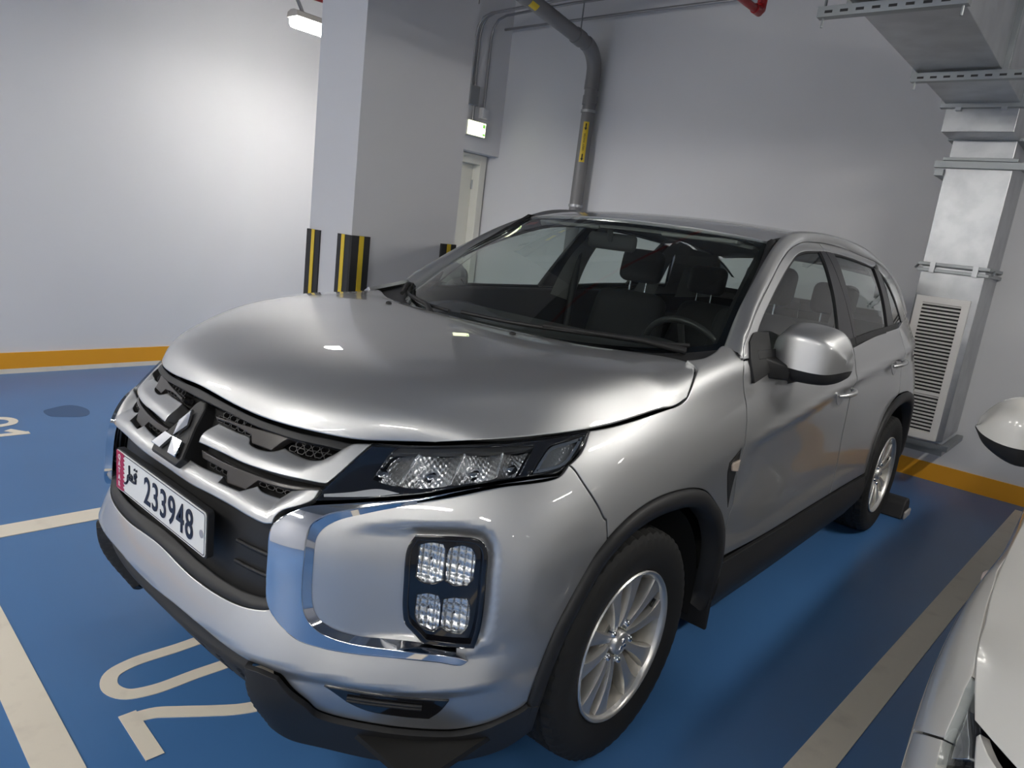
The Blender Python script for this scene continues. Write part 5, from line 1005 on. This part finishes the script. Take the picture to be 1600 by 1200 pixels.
# inner pillars, door cards, belt straps
for s in (1,-1):
    ribbon('inner_pillar_trim',[np.array([(s*.70,.56,1.10),(s*.645,.80,1.29),(s*.585,1.06,1.45)]),np.array([(s*.735,.62,1.10),(s*.685,.83,1.28),(s*.615,1.12,1.46)])],M_trimdk,car,n=12)
    ribbon('centre_pillar_trim',[np.array([(s*.80,1.56,1.0),(s*.755,1.60,1.20),(s*.70,1.66,1.36),(s*.60,1.72,1.49)]),np.array([(s*.79,1.80,1.0),(s*.745,1.80,1.20),(s*.69,1.82,1.36),(s*.60,1.84,1.49)])],M_liner,car,n=14)
    ribbon('rear_pillar_trim',[np.array([(s*.77,2.42,1.1),(s*.69,2.50,1.32),(s*.60,2.55,1.46)]),np.array([(s*.72,2.62,1.1),(s*.65,2.64,1.32),(s*.59,2.64,1.46)])],M_liner,car,n=10)
    ribbon('tail_pillar_trim',[np.array([(s*.69,2.86,1.1),(s*.62,2.80,1.32),(s*.56,2.72,1.44)]),np.array([(s*.58,3.20,1.12),(s*.54,3.10,1.30),(s*.49,3.0,1.41)])],M_liner,car,n=10)
    rbox('door_card',s*.80-.02 if s>0 else s*.80-.02,s*.80+.02,.60,2.55,.50,1.12,.015,M_trimdk,car)
    MB().tube([(s*.715,1.72,1.34),(s*.72,1.70,1.15),(s*.70,1.66,.9)],[.010,.022,.022],6).build('seat_belt',M_trimdk,car)
MB().box(-.74,.74,2.72,3.2,.98,1.0).build('parcel_shelf',M_trimdk,car)
MB().box(-.76,.76,.5,3.2,.30,.32).build('cabin_floor',M_trimdk,car)
# ------------------------------------------------------------------ white car in the next bay (bonnet, right fender and mirror in view)
M_wpaint=mat('white_paint',(.74,.72,.67),.35,0,coat=1,coatrough=.02)
wc=tag(empty('car',(WX,0,0)),'white car at the right edge, only bonnet corner and door mirror in view','car')
WV=WHOOD.tv[-1]
panel('hood',WHOOD,[(0,0),(.3,0),(.58,0),(.75,0),(.87,0),(.87,WV*.3),(.87,WV*.6),(.87,WV),(.75,WV),(.58,WV),(.3,WV),(0,WV)],M_wpaint,wc,sym=True,step=.05,inset=.003,corner=50)
HLW=D['w_headlight']; 
uA=[u for u,v in HLW]
fy=lambda y:float(np.interp(y,[p[1] for p in WPLAN[5:13]],WUP[5:13]))
# gap line fender/bonnet on the wrap
arcp=[(fy(0.02)+.40*math.cos(a),.155+.37*math.sin(a)) for a in np.linspace(math.radians(188),math.radians(-8),15)]
fenw=D['w_gap']+[(fy(.30),.77),(fy(.46),.775),(fy(.47),.60),(fy(.46),.40),(fy(.45),.12)]+arcp[::-1][1:-1]+[(D['w_seam'][0][0],.35),D['w_seam'][0],D['w_seam'][1]]+HLW[4:0:-1]
panel('fender',WBODY,fenw,M_wpaint,wc,mirror=True,step=.03)
panel('headlight',WBODY,HLW,M_gloss,wc,off=-.012,mirror=True,step=.03,thick=.04)
hw=np.array(HLW); c=hw.mean(0)
panel('headlight_reflector',WBODY,(hw-c)*.55+c+[-.01,-.01],M_reflect,wc,off=-.008,mirror=True,step=.02)
panel('headlight_lens',WBODY,HLW,M_clear,wc,off=.001,mirror=True,step=.03,rnd=0)
su,sv=D['w_seam'][0]; 
o_=lambda p,du,dv:(p[0]+du,p[1]+dv)
bw=[(0,.655),(.3,.655),(.6,.650),(.80,.648),(.90,.645),o_(HLW[9],-.035,.0),o_(HLW[8],-.012,-.004),o_(HLW[7],-.008,-.004),o_(HLW[6],0,-.006),o_(HLW[5],0,-.005),D['w_seam'][1],D['w_seam'][0],(su,.36),(su+.03,.14),(su,.02),(.6,.0),(.3,.0),(0,.0)]
panel('bumper',WBODY,bw,M_wpaint,wc,sym=True,step=.04,corner=30,inset=.002)
panel('grille',WBODY,[(0,.56),(.35,.56),(.55,.54),(.60,.50),(.5,.42),(.3,.41),(0,.41)],M_black,wc,sym=True,off=.003,step=.05)
for vv in (.45,.49,.53): panel('grille_trim',WBODY,[(-.5,vv-.006),(0,vv-.006),(.5,vv-.006),(.5,vv+.006),(0,vv+.006),(-.5,vv+.006)],M_chrome,wc,off=.008,step=.05)
dw=[(fy(.475),.73),(fy(.48),.60),(fy(.47),.15),(fy(2.2),.12),(fy(2.3),.40),(fy(2.75),.74),(fy(1.6),.735)]
panel('door',WBODY,dw,M_wpaint,wc,mirror=True,step=.08)
panel('quarter_panel',WBODY,[(fy(2.305),.40),(fy(2.76),.74),(WUP[-1],.74),(WUP[-1],.05),(fy(3.0)+.05,.05),(fy(3.0)+.02,.15),(fy(2.7)+.2,.40),(fy(2.55),.50)],M_wpaint,wc,mirror=True,step=.08)
panel('body_shell',WBODY,[(0,.05),(fy(-.40),.05),(fy(-.30),.40),(fy(0),.50),(fy(.30),.40),(fy(.40),.05),(fy(2.2),.05),(fy(2.35),.4),(fy(2.6),.48),(fy(2.9),.4),(WUP[-2],.05),(WUP[-1],.05),(WUP[-1],.70),(fy(2.0),.70),(fy(.4),.66),(fy(-.4),.60),(0,.60)],M_dark,wc,off=-.04,inset=0,step=.1,rnd=0,mirror=True,corner=20)
MB().box(-.78,.78,-.65,3.2,.20,.22).build('underbody',M_dark,wc)
# marker bubble on the flank
for s in (-1,1):
    MB().lathe([(0,.0),(0,.020),(.008,.019),(.014,.012),(.016,0)],18,Matrix.Translation((s*.868,.30,.765))@Matrix.Rotation(0 if s>0 else math.pi,4,'Z')).build('side_marker',mat('clear_marker',(.55,.45,.42),.15,coat=1),wc)
# cabin
ws0=np.array([(x,.20+.30*(abs(x)/.75)**2,1.0-.02*(abs(x)/.75)**2) for x in np.linspace(-.75,.75,11)]); ws1=np.array([(x,1.0+.10*(x/.6)**2,1.455-.03*(x/.6)**2) for x in np.linspace(-.58,.58,11)])
ribbon('windshield',[ws0,(ws0+ws1)/2+[0,-.03,.03],ws1],mat('dark_glass',(.02,.022,.024),.03,coat=1),wc,n=30)
rf=[np.array([(x*k,y,z-.04*(x/.58)**2) for x in np.linspace(-.58,.58,11)]) for y,z,k in ((1.0,1.46,1),(1.5,1.50,1),(2.2,1.50,.99),(2.8,1.44,.95))]
ribbon('roof',rf,M_wpaint,wc,n=30)
for s in (-1,1):
    b=np.array([(s*.835,y,z) for y,z in ((.50,.975),(1.2,.985),(2.0,1.01),(2.8,1.04))]); t=np.array([(s*.585,y,z) for y,z in ((1.05,1.41),(1.5,1.455),(2.2,1.45),(2.8,1.37))])
    ribbon('side_glass',[b,(b+t)/2+[s*.02,0,.01],t],MATS['dark_glass'],wc,n=30)
    ribbon('pillar',[np.array([(s*.76,.46,.985),(s*.68,.76,1.25),(s*.57,1.06,1.43)]),np.array([(s*.84,.56,.98),(s*.735,.83,1.22),(s*.60,1.15,1.43)])],M_wpaint,wc,n=14)
r0=np.array([(x,2.8,1.44-.04*(x/.55)**2) for x in np.linspace(-.55,.55,11)]); r1=np.array([(x,3.28-.1*(x/.75)**2,1.03) for x in np.linspace(-.78,.78,11)]); ribbon('rear_window',[r0,(r0+r1)/2+[0,.05,.05],r1],MATS['dark_glass'],wc,n=20)
ribbon('cowl',[np.array([(x,.22+.16*(abs(x)/.8)**2,.995-.05*(abs(x)/.8)**2) for x in np.linspace(-.83,.83,11)]),np.array([(x,.24+.32*(abs(x)/.75)**2,1.02-.02*(abs(x)/.75)**2) for x in np.linspace(-.80,.80,11)])],M_black,wc,n=30)
def mirror_w(mir):
    h=empty('side_mirror',(0,0,0),wc); made=[]; 
    S=[(.845,.70,.79,.985,1.07,1.02),(.87,.66,.81,.965,1.125,1.018),(.91,.64,.82,.962,1.142,1.016),(.955,.655,.825,.975,1.132,1.018),(.995,.69,.825,.995,1.095,1.026),(1.02,.74,.815,1.022,1.052,1.036)]
    U=[];L=[]
    for x,yf,yr,zb,zt,zs in S:
        U.append([(x,yr,zs),(x,yr,zt-.02),(x,yr-.02,zt-.004),(x,(yf+yr)/2,zt),(x,yf+.025,zt-.025),(x,yf+.004,(zs+zt)/2-.008),(x,yf,zs)]); L.append([(x,yf+.001,zs-.001),(x,yf+.012,(zs+zb)/2),(x,yf+.04,zb+.003),(x,(yf+yr)/2,zb),(x,yr-.01,zb+.008),(x,yr,zs-.001)])
    for nm,Q,m in (('mirror_cap',U,M_wpaint),('mirror_base',L,M_black)):
        Q=np.array(Q); t=np.linspace(0,1,len(Q)); A=np.einsum('qi,ijk->qjk',spl(t,_nat(t),np.linspace(0,1,20)),Q); s=np.linspace(0,1,Q.shape[1]); A=np.einsum('qj,ijk->iqk',spl(s,_nat(s),np.linspace(0,1,22)),A)
        r,cq=A.shape[:2]; F=[(i*cq+j,(i+1)*cq+j,(i+1)*cq+j+1,i*cq+j+1) for i in range(r-1) for j in range(cq-1)]+[tuple(range(cq)),tuple(range((r-1)*cq,r*cq))[::-1]]
        made.append(MB().add(A.reshape(-1,3),F,True).build(nm,m,h,sharp=60))
    made.append(MB().bbox(.80,.87,.68,.76,.985,1.02,.008).build('mirror_arm',M_black,h))
    if mir:
        for o in made: mirrored(o); bpy.data.objects.remove(o)
mirror_w(False); mirror_w(True)
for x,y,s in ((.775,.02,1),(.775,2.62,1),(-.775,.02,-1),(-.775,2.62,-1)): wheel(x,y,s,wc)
